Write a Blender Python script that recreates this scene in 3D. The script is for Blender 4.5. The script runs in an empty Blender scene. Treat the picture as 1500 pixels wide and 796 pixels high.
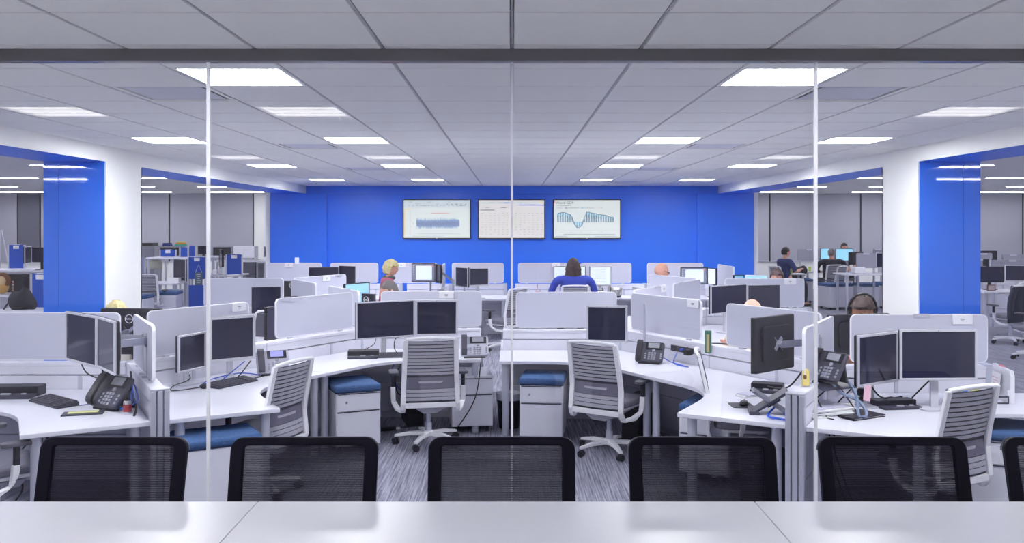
import bpy, bmesh, math, random
from math import sin, cos, pi, radians as R, atan2, sqrt
from mathutils import Vector, Matrix
random.seed(7)
C = bpy.context.scene.collection
# ------------------------------------------------------------------ camera, world, exposure
cam = bpy.data.cameras.new('camera'); cam.sensor_width = 36.0; cam.lens = 36.0*1286/1500
cam.shift_y = -66/1500; cam.clip_end = 200; cam.clip_start = 0.05
co = bpy.data.objects.new('camera', cam); C.objects.link(co)
co.location = (0, 0, 2.0); co.rotation_euler = (pi/2, 0, 0)
bpy.context.scene.camera = co
w = bpy.data.worlds.new('world'); bpy.context.scene.world = w; w.use_nodes = True
w.node_tree.nodes['Background'].inputs[0].default_value = (.85, .88, 1, 1)
w.node_tree.nodes['Background'].inputs[1].default_value = 0.6
vs = bpy.context.scene.view_settings
vs.view_transform = 'Standard'; vs.look = 'None'; vs.gamma = 1; vs.use_curve_mapping = False
vs.exposure = 1.68
LAMP = 14.0       # emission of the ceiling light diffusers
FRONT_LAMP = 3.6
SIDE_LAMP = 24.0
# ------------------------------------------------------------------ helpers
F = 1286.0
def at(px, Y): return (px-750)*Y/F               # x of an image column at distance Y
def desk_pt(px, py, z=.72):                       # point of a horizontal plane
    Y = (2.0-z)*F/(py-332.0); return at(px, Y), Y
def s2l(c): return tuple(((v/255+.055)/1.055)**2.4 if v > 10 else v/255/12.92 for v in c)
MATS = {}
def mat(name, rgb, rough=.5, metal=0, var=.04, scale=20, bump=0, spec=.5, coat=0, emit=None, estr=0):
    if name in MATS: return MATS[name]
    m = bpy.data.materials.new(name); m.use_nodes = True; n = m.node_tree.nodes; l = m.node_tree.links
    b = n['Principled BSDF']; c = s2l(rgb)
    tc = n.new('ShaderNodeTexCoord'); nz = n.new('ShaderNodeTexNoise'); nz.inputs['Scale'].default_value = scale
    l.new(tc.outputs['Object'], nz.inputs['Vector'])
    mx = n.new('ShaderNodeMix'); mx.data_type = 'RGBA'
    mx.inputs[6].default_value = (*[v*(1-var) for v in c], 1); mx.inputs[7].default_value = (*[min(1, v*(1+var)) for v in c], 1)
    l.new(nz.outputs[0], mx.inputs[0]); l.new(mx.outputs[2], b.inputs['Base Color'])
    b.inputs['Roughness'].default_value = rough; b.inputs['Metallic'].default_value = metal
    b.inputs['Specular IOR Level'].default_value = spec; b.inputs['Coat Weight'].default_value = coat
    if bump:
        bp = n.new('ShaderNodeBump'); bp.inputs['Strength'].default_value = bump; bp.inputs['Distance'].default_value = .002
        n2 = n.new('ShaderNodeTexNoise'); n2.inputs['Scale'].default_value = scale*8
        l.new(tc.outputs['Object'], n2.inputs['Vector']); l.new(n2.outputs[0], bp.inputs['Height']); l.new(bp.outputs[0], b.inputs['Normal'])
    if emit:
        b.inputs['Emission Color'].default_value = (*s2l(emit), 1); b.inputs['Emission Strength'].default_value = estr
    MATS[name] = m; return m
white = mat('white_laminate', (222, 222, 236), .3, var=.01)
tabletop_m = mat('table_laminate', (226, 226, 238), .28, var=.01)
paint_w = mat('white_paint', (246, 246, 246), .45, var=.01, bump=.05)
paint_b = mat('blue_paint', (34, 118, 252), .35, var=.02, bump=.05)
gloss_b = mat('blue_back_painted_glass', (34, 116, 244), .03, var=.01, spec=1.0, coat=1.0)
tile_m = mat('ceiling_tile', (238, 238, 238), .9, var=.02, scale=60, bump=.3)
tee_m = mat('ceiling_grid_metal', (176, 176, 184), .5)
gap_m = mat('dark_gap', (50, 50, 58), .9)
header_m = mat('anodised_header', (122, 120, 126), .4, metal=.3)
silver = mat('silver_plastic', (205, 205, 218), .35, metal=.15)
alu = mat('satin_aluminium', (196, 198, 214), .35, metal=.35)
panel_m = mat('partition_fabric', (205, 205, 224), .75, var=.02, scale=200)
frame_m = mat('partition_frame', (222, 222, 236), .4)
screen_pm = mat('privacy_screen_felt', (200, 201, 220), .6, var=.015, scale=90)
rim_m = mat('screen_rim', (236, 236, 246), .4)
chair_w = mat('chair_platinum_plastic', (236, 236, 244), .35)
slat_m = mat('chair_slat_knit', (168, 167, 182), .8, var=.06, scale=300)
lumb_m = mat('lumbar_band', (104, 102, 122), .7)
seat_m = mat('seat_fabric', (120, 118, 136), .9, var=.08, scale=250, bump=.3)
dark = mat('charcoal_plastic', (28, 26, 42), .45)
dark2 = mat('graphite_plastic', (56, 55, 74), .45)
black = mat('black_plastic', (14, 13, 26), .35)
navyblk = mat('black_mesh_frame', (15, 12, 34), .6, spec=.25)
glassblk = mat('dark_screen_glass', (30, 30, 62), .08, spec=.5)
cush = mat('blue_cushion_fabric', (58, 90, 140), .85, var=.45, scale=60, bump=.4)
ped_m = mat('pedestal_steel', (222, 222, 236), .4)
blue_f = mat('blue_panel_fabric', (40, 84, 190), .8, var=.05, scale=150)
paper = mat('paper', (240, 240, 246), .8)
yellow = mat('pale_yellow_paper', (226, 228, 160), .8)
cable_b = mat('black_cable', (25, 25, 32), .5); cable_u = mat('blue_cable', (50, 90, 205), .5); cable_g = mat('grey_cable', (120, 136, 168), .5)
skin = mat('skin', (228, 170, 152), .55); skin2 = mat('skin_brown', (176, 124, 98), .55)
shade_m = mat('roller_shade', (172, 172, 186), .85, var=.02, scale=120); shade_d = mat('dark_roller_shade', (104, 104, 120), .85)
chrome = mat('chrome', (220, 220, 228), .15, metal=1)
def emis(name, rgb, s):
    if name in MATS: return MATS[name]
    if s < 2: s *= .32                            # screens are as bright as lit paper, lamps much brighter
    m = bpy.data.materials.new(name); m.use_nodes = True; n = m.node_tree.nodes; b = n['Principled BSDF']
    b.inputs['Base Color'].default_value = (.3, .3, .3, 1); b.inputs['Emission Color'].default_value = (*s2l(rgb), 1); b.inputs['Emission Strength'].default_value = s
    MATS[name] = m; return m
lamp_m = emis('lamp_diffuser', (250, 251, 250), LAMP); lamp_f = emis('front_lamp_diffuser', (255, 252, 246), FRONT_LAMP); lamp_s = emis('side_lamp_diffuser', (250, 250, 255), SIDE_LAMP)
e_doc = emis('lit_document', (226, 240, 255), .95); e_blue = emis('lit_blue', (70, 170, 235), .9); e_navy = emis('lit_navy', (40, 60, 130), .7); e_cyan = emis('lit_cyan', (120, 205, 245), .95)
e_tv = emis('tv_page', (214, 222, 218), .85); e_tv2 = emis('tv_sheet', (222, 216, 212), .85); e_tvbar = emis('tv_toolbar', (200, 214, 220), .8)
e_teal = emis('tv_teal', (10, 160, 200), .8); e_dk = emis('tv_dark', (20, 60, 80), .7); e_wave = emis('tv_wave_blue', (30, 120, 185), .8); e_wave2 = emis('tv_wave_dark_blue', (5, 60, 140), .8)
e_txt = emis('tv_text_grey', (100, 110, 120), .8); e_red = emis('tv_red', (220, 60, 60), .8); e_yel = emis('tv_yellow', (230, 205, 120), .8); e_ink = emis('tv_ink_blue', (30, 60, 190), .8); e_grn = emis('tv_green', (130, 210, 80), .8); e_lcd = emis('lcd_violet', (110, 110, 240), .9)

def mesh_cloth():                                 # open-knit back of the conference chairs
    m = bpy.data.materials.new('black_open_mesh'); m.use_nodes = True; n = m.node_tree.nodes; l = m.node_tree.links
    b = n['Principled BSDF']; b.inputs['Base Color'].default_value = (*s2l((24, 19, 46)), 1); b.inputs['Roughness'].default_value = .7
    tc = n.new('ShaderNodeTexCoord'); wv = n.new('ShaderNodeTexWave'); wv.bands_direction = 'Z'; wv.inputs['Scale'].default_value = 48
    wv.inputs['Distortion'].default_value = .4
    l.new(tc.outputs['Object'], wv.inputs['Vector'])
    mr = n.new('ShaderNodeMapRange'); mr.inputs['To Min'].default_value = .03; mr.inputs['To Max'].default_value = .30; l.new(wv.outputs[1], mr.inputs[0])
    t = n.new('ShaderNodeBsdfTransparent'); x = n.new('ShaderNodeMixShader'); l.new(mr.outputs[0], x.inputs[0]); l.new(b.outputs[0], x.inputs[1]); l.new(t.outputs[0], x.inputs[2])
    l.new(x.outputs[0], n['Material Output'].inputs[0]); return m
mesh_m = mesh_cloth()
def glass_mat():
    m = bpy.data.materials.new('clear_glass'); m.use_nodes = True; n = m.node_tree.nodes; l = m.node_tree.links
    for x in list(n):
        if x.type != 'OUTPUT_MATERIAL': n.remove(x)
    lw = n.new('ShaderNodeLayerWeight'); lw.inputs[0].default_value = .5
    p = n.new('ShaderNodeMath'); p.operation = 'POWER'; p.inputs[1].default_value = 5; l.new(lw.outputs['Facing'], p.inputs[0])
    a = n.new('ShaderNodeMath'); a.operation = 'MULTIPLY_ADD'; a.inputs[1].default_value = .9; a.inputs[2].default_value = .035; l.new(p.outputs[0], a.inputs[0])
    t = n.new('ShaderNodeBsdfTransparent'); t.inputs[0].default_value = (.985, .99, .995, 1); g = n.new('ShaderNodeBsdfGlossy'); g.inputs['Roughness'].default_value = 0.0
    x = n.new('ShaderNodeMixShader'); l.new(a.outputs[0], x.inputs[0]); l.new(t.outputs[0], x.inputs[1]); l.new(g.outputs[0], x.inputs[2])
    l.new(x.outputs[0], [o for o in n if o.type == 'OUTPUT_MATERIAL'][0].inputs[0]); return m
glass_m = glass_mat()
def carpet():
    m = bpy.data.materials.new('streaked_carpet'); m.use_nodes = True; n = m.node_tree.nodes; l = m.node_tree.links; b = n['Principled BSDF']
    tc = n.new('ShaderNodeTexCoord'); mp = n.new('ShaderNodeMapping'); mp.inputs['Rotation'].default_value = (0, 0, R(7)); mp.inputs['Scale'].default_value = (85, 2.0, 1)
    nz = n.new('ShaderNodeTexNoise'); nz.inputs['Scale'].default_value = 1; nz.inputs['Detail'].default_value = 3
    l.new(tc.outputs['Object'], mp.inputs[0]); l.new(mp.outputs[0], nz.inputs['Vector'])
    n2 = n.new('ShaderNodeTexNoise'); n2.inputs['Scale'].default_value = 90; l.new(tc.outputs['Object'], n2.inputs['Vector'])
    ad = n.new('ShaderNodeMath'); ad.operation = 'MULTIPLY_ADD'; ad.inputs[1].default_value = .25; l.new(n2.outputs[0], ad.inputs[0]); l.new(nz.outputs[0], ad.inputs[2])
    cr = n.new('ShaderNodeValToRGB'); cr.color_ramp.elements[0].position = .45; cr.color_ramp.elements[1].position = .8
    cr.color_ramp.elements[0].color = (*s2l((92, 92, 112)), 1); cr.color_ramp.elements[1].color = (*s2l((166, 166, 186)), 1)
    l.new(ad.outputs[0], cr.inputs[0]); l.new(cr.outputs[0], b.inputs['Base Color']); b.inputs['Roughness'].default_value = .95
    bp = n.new('ShaderNodeBump'); bp.inputs['Strength'].default_value = .3; l.new(n2.outputs[0], bp.inputs['Height']); l.new(bp.outputs[0], b.inputs['Normal'])
    return m
carpet_m = carpet()

class MB:
    def __init__(s): s.v = []; s.f = []; s.M = Matrix()
    def add(s, vs_, fs):
        k = len(s.v); s.v += [tuple(s.M @ Vector(p)) for p in vs_]; s.f += [tuple(i+k for i in f) for f in fs]; return s
    def box(s, c, d, rz=0, rx=0, ry=0):
        x, y, z = d[0]/2, d[1]/2, d[2]/2
        M = Matrix.Translation(c) @ Matrix.Rotation(rz, 4, 'Z') @ Matrix.Rotation(ry, 4, 'Y') @ Matrix.Rotation(rx, 4, 'X')
        vs_ = [M @ Vector(p) for p in ((-x,-y,-z),(x,-y,-z),(x,y,-z),(-x,y,-z),(-x,-y,z),(x,-y,z),(x,y,z),(-x,y,z))]
        return s.add(vs_, [(0,3,2,1),(4,5,6,7),(0,1,5,4),(1,2,6,5),(2,3,7,6),(3,0,4,7)])
    def prism(s, poly, z0, z1):                    # CCW polygon in xy
        n = len(poly); vs_ = [(p[0], p[1], z0) for p in poly]+[(p[0], p[1], z1) for p in poly]
        return s.add(vs_, [tuple(reversed(range(n))), tuple(range(n, 2*n))]+[(i, (i+1) % n, n+(i+1) % n, n+i) for i in range(n)])
    def plate(s, poly, y0, y1):                    # polygon in xz, extruded along y
        n = len(poly); vs_ = [(p[0], y0, p[1]) for p in poly]+[(p[0], y1, p[1]) for p in poly]
        return s.add(vs_, [tuple(range(n)), tuple(reversed(range(n, 2*n)))]+[(i, n+i, n+(i+1) % n, (i+1) % n) for i in range(n)])
    def tube(s, pts, r, n=8, closed=False):
        pts = [Vector(p) for p in pts]; m = len(pts); rr = r if isinstance(r, (list, tuple)) else [r]*m
        vs_ = []; pn = None
        for i, p in enumerate(pts):
            d = (pts[min(i+1, m-1)]-pts[max(i-1, 0)])
            if d.length < 1e-9: d = Vector((0, 0, 1))
            d.normalize()
            if pn is None:
                pn = d.cross(Vector((0, 0, 1)) if abs(d.z) < .9 else Vector((1, 0, 0))).normalized()
            else:
                pn = (pn-d*pn.dot(d)).normalized()
            b = d.cross(pn)
            for k in range(n):
                a = 2*pi*k/n; vs_.append(p+(pn*cos(a)+b*sin(a))*rr[i])
        fs = [(i*n+k, i*n+(k+1) % n, (i+1)*n+(k+1) % n, (i+1)*n+k) for i in range(m-1) for k in range(n)]
        fs += [tuple(reversed(range(n))), tuple(range((m-1)*n, m*n))]
        return s.add(vs_, fs)
    def strip(s, pts, wv, tv):                     # bar of rectangular section along a path; wv = half-width vector, tv = half-thickness vectors (list)
        m = len(pts); vs_ = []
        for i, p in enumerate(pts):
            p = Vector(p); W_ = Vector(wv[i] if isinstance(wv[0], (list, tuple, Vector)) else wv); T = Vector(tv[i] if isinstance(tv[0], (list, tuple, Vector)) else tv)
            vs_ += [p-W_-T, p+W_-T, p+W_+T, p-W_+T]
        fs = [(i*4+k, i*4+(k+1) % 4, (i+1)*4+(k+1) % 4, (i+1)*4+k) for i in range(m-1) for k in range(4)]+[(3, 2, 1, 0), tuple(range((m-1)*4, m*4))]
        return s.add(vs_, fs)
    def lathe(s, prof, n=16, c=(0, 0, 0)):
        vs_ = [(c[0]+r*cos(2*pi*k/n), c[1]+r*sin(2*pi*k/n), c[2]+z) for r, z in prof for k in range(n)]; m = len(prof)
        fs = [(i*n+k, i*n+(k+1) % n, (i+1)*n+(k+1) % n, (i+1)*n+k) for i in range(m-1) for k in range(n)]
        fs += [tuple(reversed(range(n))), tuple(range((m-1)*n, m*n))]
        return s.add(vs_, fs)
    def ell(s, c, r, n=14, m=9, fn=None):
        vs_ = []
        for i in range(m+1):
            t = pi*i/m
            for k in range(n):
                a = 2*pi*k/n; p = [sin(t)*cos(a), sin(t)*sin(a), cos(t)]
                q = (c[0]+r[0]*p[0], c[1]+r[1]*p[1], c[2]+r[2]*p[2])
                vs_.append(fn(q, p) if fn else q)
        fs = [(i*n+k, (i+1)*n+k, (i+1)*n+(k+1) % n, i*n+(k+1) % n) for i in range(m) for k in range(n)]
        return s.add(vs_, fs)
    def build(s, name, m, parent=None, smooth=False, bevel=0, seg=2, stuff=False):
        me = bpy.data.meshes.new(name); me.from_pydata(s.v, [], s.f)
        if smooth:
            bm = bmesh.new(); bm.from_mesh(me); bmesh.ops.remove_doubles(bm, verts=bm.verts, dist=1e-6); bmesh.ops.recalc_face_normals(bm, faces=bm.faces); bm.to_mesh(me); bm.free()
        me.materials.append(m)
        if smooth:
            me.shade_smooth()
            try: me.set_sharp_from_angle(angle=R(38))
            except Exception: pass
        o = bpy.data.objects.new(name, me); C.objects.link(o)
        if parent: o.parent = parent
        if bevel:
            b = o.modifiers.new('bevel', 'BEVEL'); b.width = bevel; b.segments = seg; b.limit_method = 'ANGLE'; b.angle_limit = R(35)
        if stuff: o['kind'] = 'stuff'
        return o
def tag(o, label, cat, group=None):
    o['label'] = label; o['category'] = cat
    if group: o['group'] = group
    return o
def thing(name, label, cat, loc=(0, 0, 0), rz=0, group=None):
    o = bpy.data.objects.new(name, None); o.empty_display_size = .1; C.objects.link(o); o.location = loc; o.rotation_euler = (0, 0, rz)
    return tag(o, label, cat, group)
def struct(name, mb, m, parent=None, **k):
    o = mb.build(name, m, parent, **k)
    if not parent: o['kind'] = 'structure'
    return o
def copy_tree(o, parent=None):
    c = o.copy(); C.objects.link(c)
    if parent: c.parent = parent
    for ch in list(o.children): copy_tree(ch, c)
    return c
def dup(root, loc, rz, label, group=None, scale=None):
    r = copy_tree(root); r.location = loc; r.rotation_euler = (0, 0, rz); r['label'] = label
    if group: r['group'] = group
    return r
def rrect(w, h, r, n=4, corners=(1, 1, 1, 1), x0=0, z0=0):   # CCW from bottom-left
    pts = []
    for (cx, cz, a0, on) in ((-w/2, -h/2, pi, corners[0]), (w/2, -h/2, 1.5*pi, corners[1]), (w/2, h/2, 0, corners[2]), (-w/2, h/2, .5*pi, corners[3])):
        if not on: pts.append((x0+cx, z0+cz)); continue
        ox = cx+(r if cx < 0 else -r); oz = cz+(r if cz < 0 else -r)
        for k in range(n+1):
            a = a0+k*.5*pi/n; pts.append((x0+ox+r*cos(a), z0+oz+r*sin(a)))
    return pts
def smooth_path(pts, k=6):
    P = [Vector(p) for p in pts]; out = []
    for i in range(len(P)-1):
        p0 = P[max(i-1, 0)]; p1 = P[i]; p2 = P[i+1]; p3 = P[min(i+2, len(P)-1)]
        for j in range(k):
            t = j/k; out.append(.5*((2*p1)+(-p0+p2)*t+(2*p0-5*p1+4*p2-p3)*t*t+(-p0+3*p1-3*p2+p3)*t**3))
    out.append(P[-1]); return out
def text_mesh(body, size, name, m, parent, M, ext=.0006):
    cu = bpy.data.curves.new(name, 'FONT'); cu.body = body; cu.size = size; cu.align_x = 'CENTER'; cu.align_y = 'CENTER'; cu.extrude = ext; cu.resolution_u = 2
    t = bpy.data.objects.new(name, cu); C.objects.link(t); dg = bpy.context.evaluated_depsgraph_get(); dg.update()
    me = bpy.data.meshes.new_from_object(t.evaluated_get(dg)); bpy.data.objects.remove(t)
    me.transform(M); me.materials.clear(); me.materials.append(m)
    o = bpy.data.objects.new(name, me); C.objects.link(o); o.parent = parent; return o
FACE = Matrix.Rotation(pi/2, 4, 'X')              # text lying in xy -> standing, read from -Y

# ------------------------------------------------------------------ room shell
CZ = 2.842; WALLY = 18.1; GY = 4.2; PX = 4.25; PXO = 4.9; PZ = 2.68; SZ = 3.05; FARY = 28.0; SX = 18.0
b = MB(); b.box((0, 12, -.05), (2*SX+.4, 33, .1)); floor = struct('floor', b, carpet_m)
# ceiling: back-up slab above the tiles, tiles and tees as parts
b = MB(); b.box((0, 7.05, CZ+.05), (2*PX+.1, 22.2, .04)); ceiling = struct('ceiling', b, gap_m)
T = .6096; Y0 = 4.06
lights = {(c, r) for c in (-3, 2, -6, 5) for r in (1, 7, 13, 19)}            # cell col c covers x=[cT,(c+1)T], row r covers y=[Y0+rT,...]
lights -= {(-3, 4)}
vents = {(c, r) for c in (-4, 3) for r in (2, 8, 14, 20)}
flights = {(-3, -4), (-6, -4), (5, -4), (-3, -11), (2, -11), (-6, -11), (5, -11), (2, -18), (-3, -18)}
def tile_mb(w=T-.014, d=T-.009, xa=-T/2, xb=T/2):
    q = MB(); e = .004
    x0, x1, y0, y1 = max(-w/2, xa), min(w/2, xb), -d/2, d/2
    q.add([(x0, y0, .012), (x1, y0, .012), (x1, y1, .012), (x0, y1, .012), (x0+e, y0+e, 0), (x1-e, y0+e, 0), (x1-e, y1-e, 0), (x0+e, y1-e, 0)],
          [(7, 6, 5, 4), (0, 4, 5, 1), (1, 5, 6, 2), (2, 6, 7, 3), (3, 7, 4, 0)]); return q
tile0 = None; rest = MB()
for r in range(-14, 24):
    for c in range(-7, 7):
        if (c, r) in lights or (c, r) in flights: continue
        cx = (c+.5)*T; cy = Y0+(r+.5)*T
        if cy > WALLY-.25: continue
        vent = (c, r) in vents
        if vent: continue
        vis = abs(cx)/cy*F < 800 if cy > .5 else False
        if vis and -1.6 <= r <= 11 and (r != 0 or True):
            if tile0 is None: tile0 = tile_mb().build('ceiling_tile', tile_m, ceiling); o = tile0
            else: o = tile0.copy(); C.objects.link(o)
            o.location = (cx, cy, CZ)
        else:
            k = tile_mb(); rest.M = Matrix.Translation((cx, cy, CZ)); rest.add(k.v, k.f)
rest.M = Matrix()
rest.build('ceiling_tile_field', tile_m, ceiling, stuff=True)
b = MB()
for c in range(-7, 8): 
    b.box((c*T, 7.05, CZ+.007), (.007, 22.1, .006))
for r in range(-14, 24): b.box((0, Y0+r*T, CZ+.008), (2*PX, .005, .004))
b.build('ceiling_grid', tee_m, ceiling)
# troffers
def make_troffer(m):
    t = thing('ceiling_light', '', 'light'); w_ = T-.02
    q = MB()
    for sx, sy, lx, ly in ((-1, 0, .022, w_), (1, 0, .022, w_), (0, -1, w_, .022), (0, 1, w_, .022)): q.box((sx*(w_/2-.011), sy*(w_/2-.011), .008), (lx, ly, .014))
    q.build('frame', paint_w, t)
    q = MB(); q.box((0, 0, .012), (w_-.04, w_-.04, .004)); q.build('diffuser', m, t)
    q = MB()
    for y in (-.1, .1): q.box((0, y, .007), (w_-.05, .006, .003))
    q.build('baffle', tee_m, t)
    return t
rown = {1: 'nearest row, just behind the glass', 7: 'second row from the glass', 13: 'third row from the glass', 19: 'last row before the blue wall'}
coln = {-3: 'left of centre', 2: 'right of centre', -6: 'far left', 5: 'far right'}
tr = None
for c, r in sorted(lights):
    if (c in (-6, 5)) and r == 1: pass
    lab = 'square white recessed ceiling light, %s, %s' % (rown[r], coln[c])
    loc = ((c+.5)*T, Y0+(r+.5)*T, CZ)
    if tr is None: tr = make_troffer(lamp_m); tr.location = loc; tr['label'] = lab; tr['group'] = 'square ceiling lights of the open office'
    else: dup(tr, loc, 0, lab)
tf = None
for c, r in sorted(flights):
    loc = ((c+.5)*T, Y0+(r+.5)*T, CZ); lab = 'square light above the meeting table, mirrored in the glass, %s row, %s' % ({-4: 'nearest', -11: 'second', -18: 'farthest'}[r], coln[c])
    if tf is None: tf = make_troffer(lamp_f); tf.location = loc; tf['label'] = lab; tf['group'] = 'ceiling lights of the meeting room'
    else: dup(tf, loc, 0, lab)
vm = mat('vent_grey', (206, 207, 220), .5); vent0 = None
for c, r in sorted(vents):
    lab = 'grey square ceiling air vent, %s, %s' % ({2: 'nearest the glass', 8: 'second from the glass', 14: 'third from the glass', 20: 'nearest the blue wall'}[r], 'left half' if c < 0 else 'right half')
    loc = ((c+.5)*T, Y0+(r+.5)*T, CZ)
    if vent0 is None:
        vent0 = thing('ceiling_vent', lab, 'vent', loc, 0, 'ceiling air vents'); w_ = T-.02
        q = MB()
        for sx, sy, lx, ly in ((-1, 0, .03, w_), (1, 0, .03, w_), (0, -1, w_, .03), (0, 1, w_, .03)): q.box((sx*(w_/2-.015), sy*(w_/2-.015), .008), (lx, ly, .012))
        q.build('frame', tile_m, vent0)
        q = MB(); q.box((0, 0, .018), (w_-.02, w_-.02, .004)); q.build('backing', gap_m, vent0)
        q = MB(); q.box((0, 0, .006), (w_-.11, w_-.10, .006)); q.build('face_plate', vm, vent0, bevel=.002)
    else: dup(vent0, loc, 0, lab)
# far blue wall with shallow returns
b = MB(); b.box((0, WALLY+.1, 1.55), (2*4.98, .2, 3.1)); struct('wall_back', b, paint_b)
b = MB(); b.box((-4.39, WALLY-.03, 1.34), (1.16, .06, 2.68)); b.box((4.39, WALLY-.03, 1.34), (1.16, .06, 2.68)); b.box((0, WALLY-.03, 2.757), (7.64, .06, .17))
struct('trim_1', b, paint_b, bevel=.003)
# side portals: white beam with blue underside, columns with a glossy blue face
for s, nm in ((-1, 'left'), (1, 'right')):
    b = MB(); b.box((s*(PX+.005), (GY+WALLY)/2, (PZ+CZ)/2+.1), (.01, WALLY-GY, CZ-PZ+.2)); b.box((s*((PX+PXO)/2+.01), (GY+WALLY)/2, CZ+.25), (PXO-PX-.022, WALLY-GY, .4))
    struct('trim_2' if s < 0 else 'trim_3', b, paint_w)
    b = MB(); b.box((s*((PX+PXO)/2+.005), (GY+WALLY)/2, PZ+.14), (PXO-PX-.01, WALLY-GY, .28-.0)); struct('trim_4' if s < 0 else 'trim_5', b, paint_b)
    # column
    b = MB(); b.box((s*(PX+.006), (9.19+10.08)/2, PZ/2), (.012, .89, PZ)); b.box((s*(PX+PXO)/2, 10.07, PZ/2), (PXO-PX, .02, PZ)); b.box((s*(PXO-.006), 9.64, PZ/2), (.012, .86, PZ))
    struct('wall_column_'+nm, b, paint_w)
    fx = s*(PX+.012); ox = s*PXO; j = s*4.74 if s < 0 else s*4.72
    b = MB()
    for a0, a1 in ((fx, j-s*.002), (j+s*.002, ox)): b.box(((a0+a1)/2, 9.19, PZ/2), (abs(a1-a0), .02, PZ))
    g = struct('trim_6' if s < 0 else 'trim_7', b, gloss_b, bevel=.001)
    # front jamb beside the glass
    b = MB(); b.box((s*(PX+PXO)/2, 4.55, PZ/2), (PXO-PX, .7, PZ)); struct('wall_jamb_'+nm, b, paint_w)
    # side rooms
    b = MB(); b.box((s*(PXO+SX)/2, (-4+FARY)/2, SZ+.05), (SX-PXO, FARY+4, .1)); struct('ceiling_'+nm, b, tile_m)
    b = MB(); b.box((s*(SX+.05), 12, 1.6), (.1, 32, 3.2)); struct('wall_side_'+nm, b, paint_w)
    b = MB(); b.box((s*(PXO+SX)/2, -4.05, 1.6), (SX-PXO+.1, .1, 3.2)); struct('wall_front_'+nm, b, paint_w)
    b = MB(); b.box((s*5.03, (WALLY+FARY)/2, 1.6), (.1, FARY-WALLY, 3.2)); struct('wall_inner_'+nm, b, paint_w)
    b = MB(); b.box((s*(PXO+SX)/2, FARY+.1, 1.6), (SX-PXO, .2, 3.2)); struct('wall_far_'+nm, b, paint_w)
    # meeting-room side walls
    b = MB(); b.box((s*(PX+PXO)/2, 0.1, 1.6), (PXO-PX, 8.2, 3.2)); struct('wall_'+nm, b, paint_w)
b = MB(); b.box((0, -4.05, 1.45), (9, .1, 2.9)); struct('wall_rear', b, paint_w)
# roller shades on the far windows
def shade(n, x0, x1, z0, m, lab):
    t = bpy.data.objects.new('window_%d' % n, None); C.objects.link(t); t['kind'] = 'structure'; t.location = ((x0+x1)/2, FARY-.01, 0)
    q = MB(); w_ = x1-x0; q.box((0, -.03, (z0+SZ)/2), (w_-.05, .01, SZ-z0)); q.build('roller_shade', m, t)
    q = MB(); q.box((0, -.035, z0+.02), (w_-.05, .025, .04)); q.build('hem_bar', alu, t)
    q = MB(); q.box((0, -.005, (z0+SZ)/2), (w_, .01, SZ-z0)); q.build('frame', gap_m, t)
edges_r = [at(1085, FARY), at(1127, FARY), at(1193, FARY), at(1260, FARY), at(1328, FARY), at(1414, FARY), at(1497, FARY), at(1560, FARY)]
for i in range(len(edges_r)-1): shade(i+1, edges_r[i], edges_r[i+1], .88, shade_m, '')
edges_l = [at(-60, FARY), at(27, FARY), at(60, FARY), at(70, FARY), at(155, FARY), at(249, FARY), at(372, FARY)]
for i in range(len(edges_l)-1): shade(10+i, edges_l[i], edges_l[i+1], .88, shade_d if i == 1 else shade_m, '')
# linear ceiling lights of the side rooms
ll = None; n_ = 0
for s in (-1, 1):
    for iy, y in enumerate((-1.0, 3.0, 7.0, 11.0, 15.0, 19.0, 23.0, 26.5)):
        for ix, x in enumerate((7.0, 10.6, 14.2)):
            x_ = s*(x+(iy % 2)*.9); lab = 'long thin recessed ceiling strip light in the %s side office, row %s from the front, %s from the opening' % ('left' if s < 0 else 'right', iy, ('nearest', 'second', 'third')[ix])
            lab = 'thin ceiling strip light, %s side office, %s row back, %s from column' % ('left' if s < 0 else 'right', ('first', 'second', 'third', 'fourth', 'fifth', 'sixth', 'seventh', 'eighth')[iy], ('nearest', 'second', 'third')[ix])
            if ll is None:
                ll = thing('strip_light', lab, 'light', (x_, y, SZ), 0, 'strip lights of the side offices')
                q = MB(); q.box((0, 0, -.004), (2.5, .11, .008)); q.build('frame', paint_w, ll)
                q = MB(); q.box((0, 0, -.009), (2.44, .06, .004)); q.build('diffuser', lamp_s, ll)
            else: dup(ll, (x_, y, SZ), 0, lab)
# glass wall
b = MB(); b.box((0, GY, (CZ+2.787)/2), (2*PX, .08, CZ-2.787)); struct('trim_8', b, header_m, bevel=.002)
b = MB(); b.box((0, GY, .02), (2*PX, .06, .04)); struct('trim_9', b, alu)
jx = [-PX, -2.91, -1.452, 0, 1.452, 2.91, PX]
for i in range(6):
    q = MB(); q.box(((jx[i]+jx[i+1])/2, GY, 1.412), (jx[i+1]-jx[i]-.014, .012, 2.745)); o = struct('window_%d' % (20+i), q, glass_m)
joint = bpy.data.materials.new('polished_glass_edge'); joint.use_nodes = True
_n = joint.node_tree.nodes; _l = joint.node_tree.links; _t = _n.new('ShaderNodeBsdfTranslucent'); _t.inputs[0].default_value = (.97, .97, 1, 1); _x = _n.new('ShaderNodeMixShader'); _x.inputs[0].default_value = .7
_n['Principled BSDF'].inputs['Base Color'].default_value = (.95, .95, .97, 1); _n['Principled BSDF'].inputs['Roughness'].default_value = .1
_l.new(_n['Principled BSDF'].outputs[0], _x.inputs[1]); _l.new(_t.outputs[0], _x.inputs[2]); _l.new(_x.outputs[0], _n['Material Output'].inputs[0])
for i in range(1, 6):
    q = MB(); q.box((jx[i], GY-.001, 1.412), (.015 if i != 3 else .011, .014, 2.745)); o = struct('trim_%d' % (10+i), q, joint)

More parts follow.
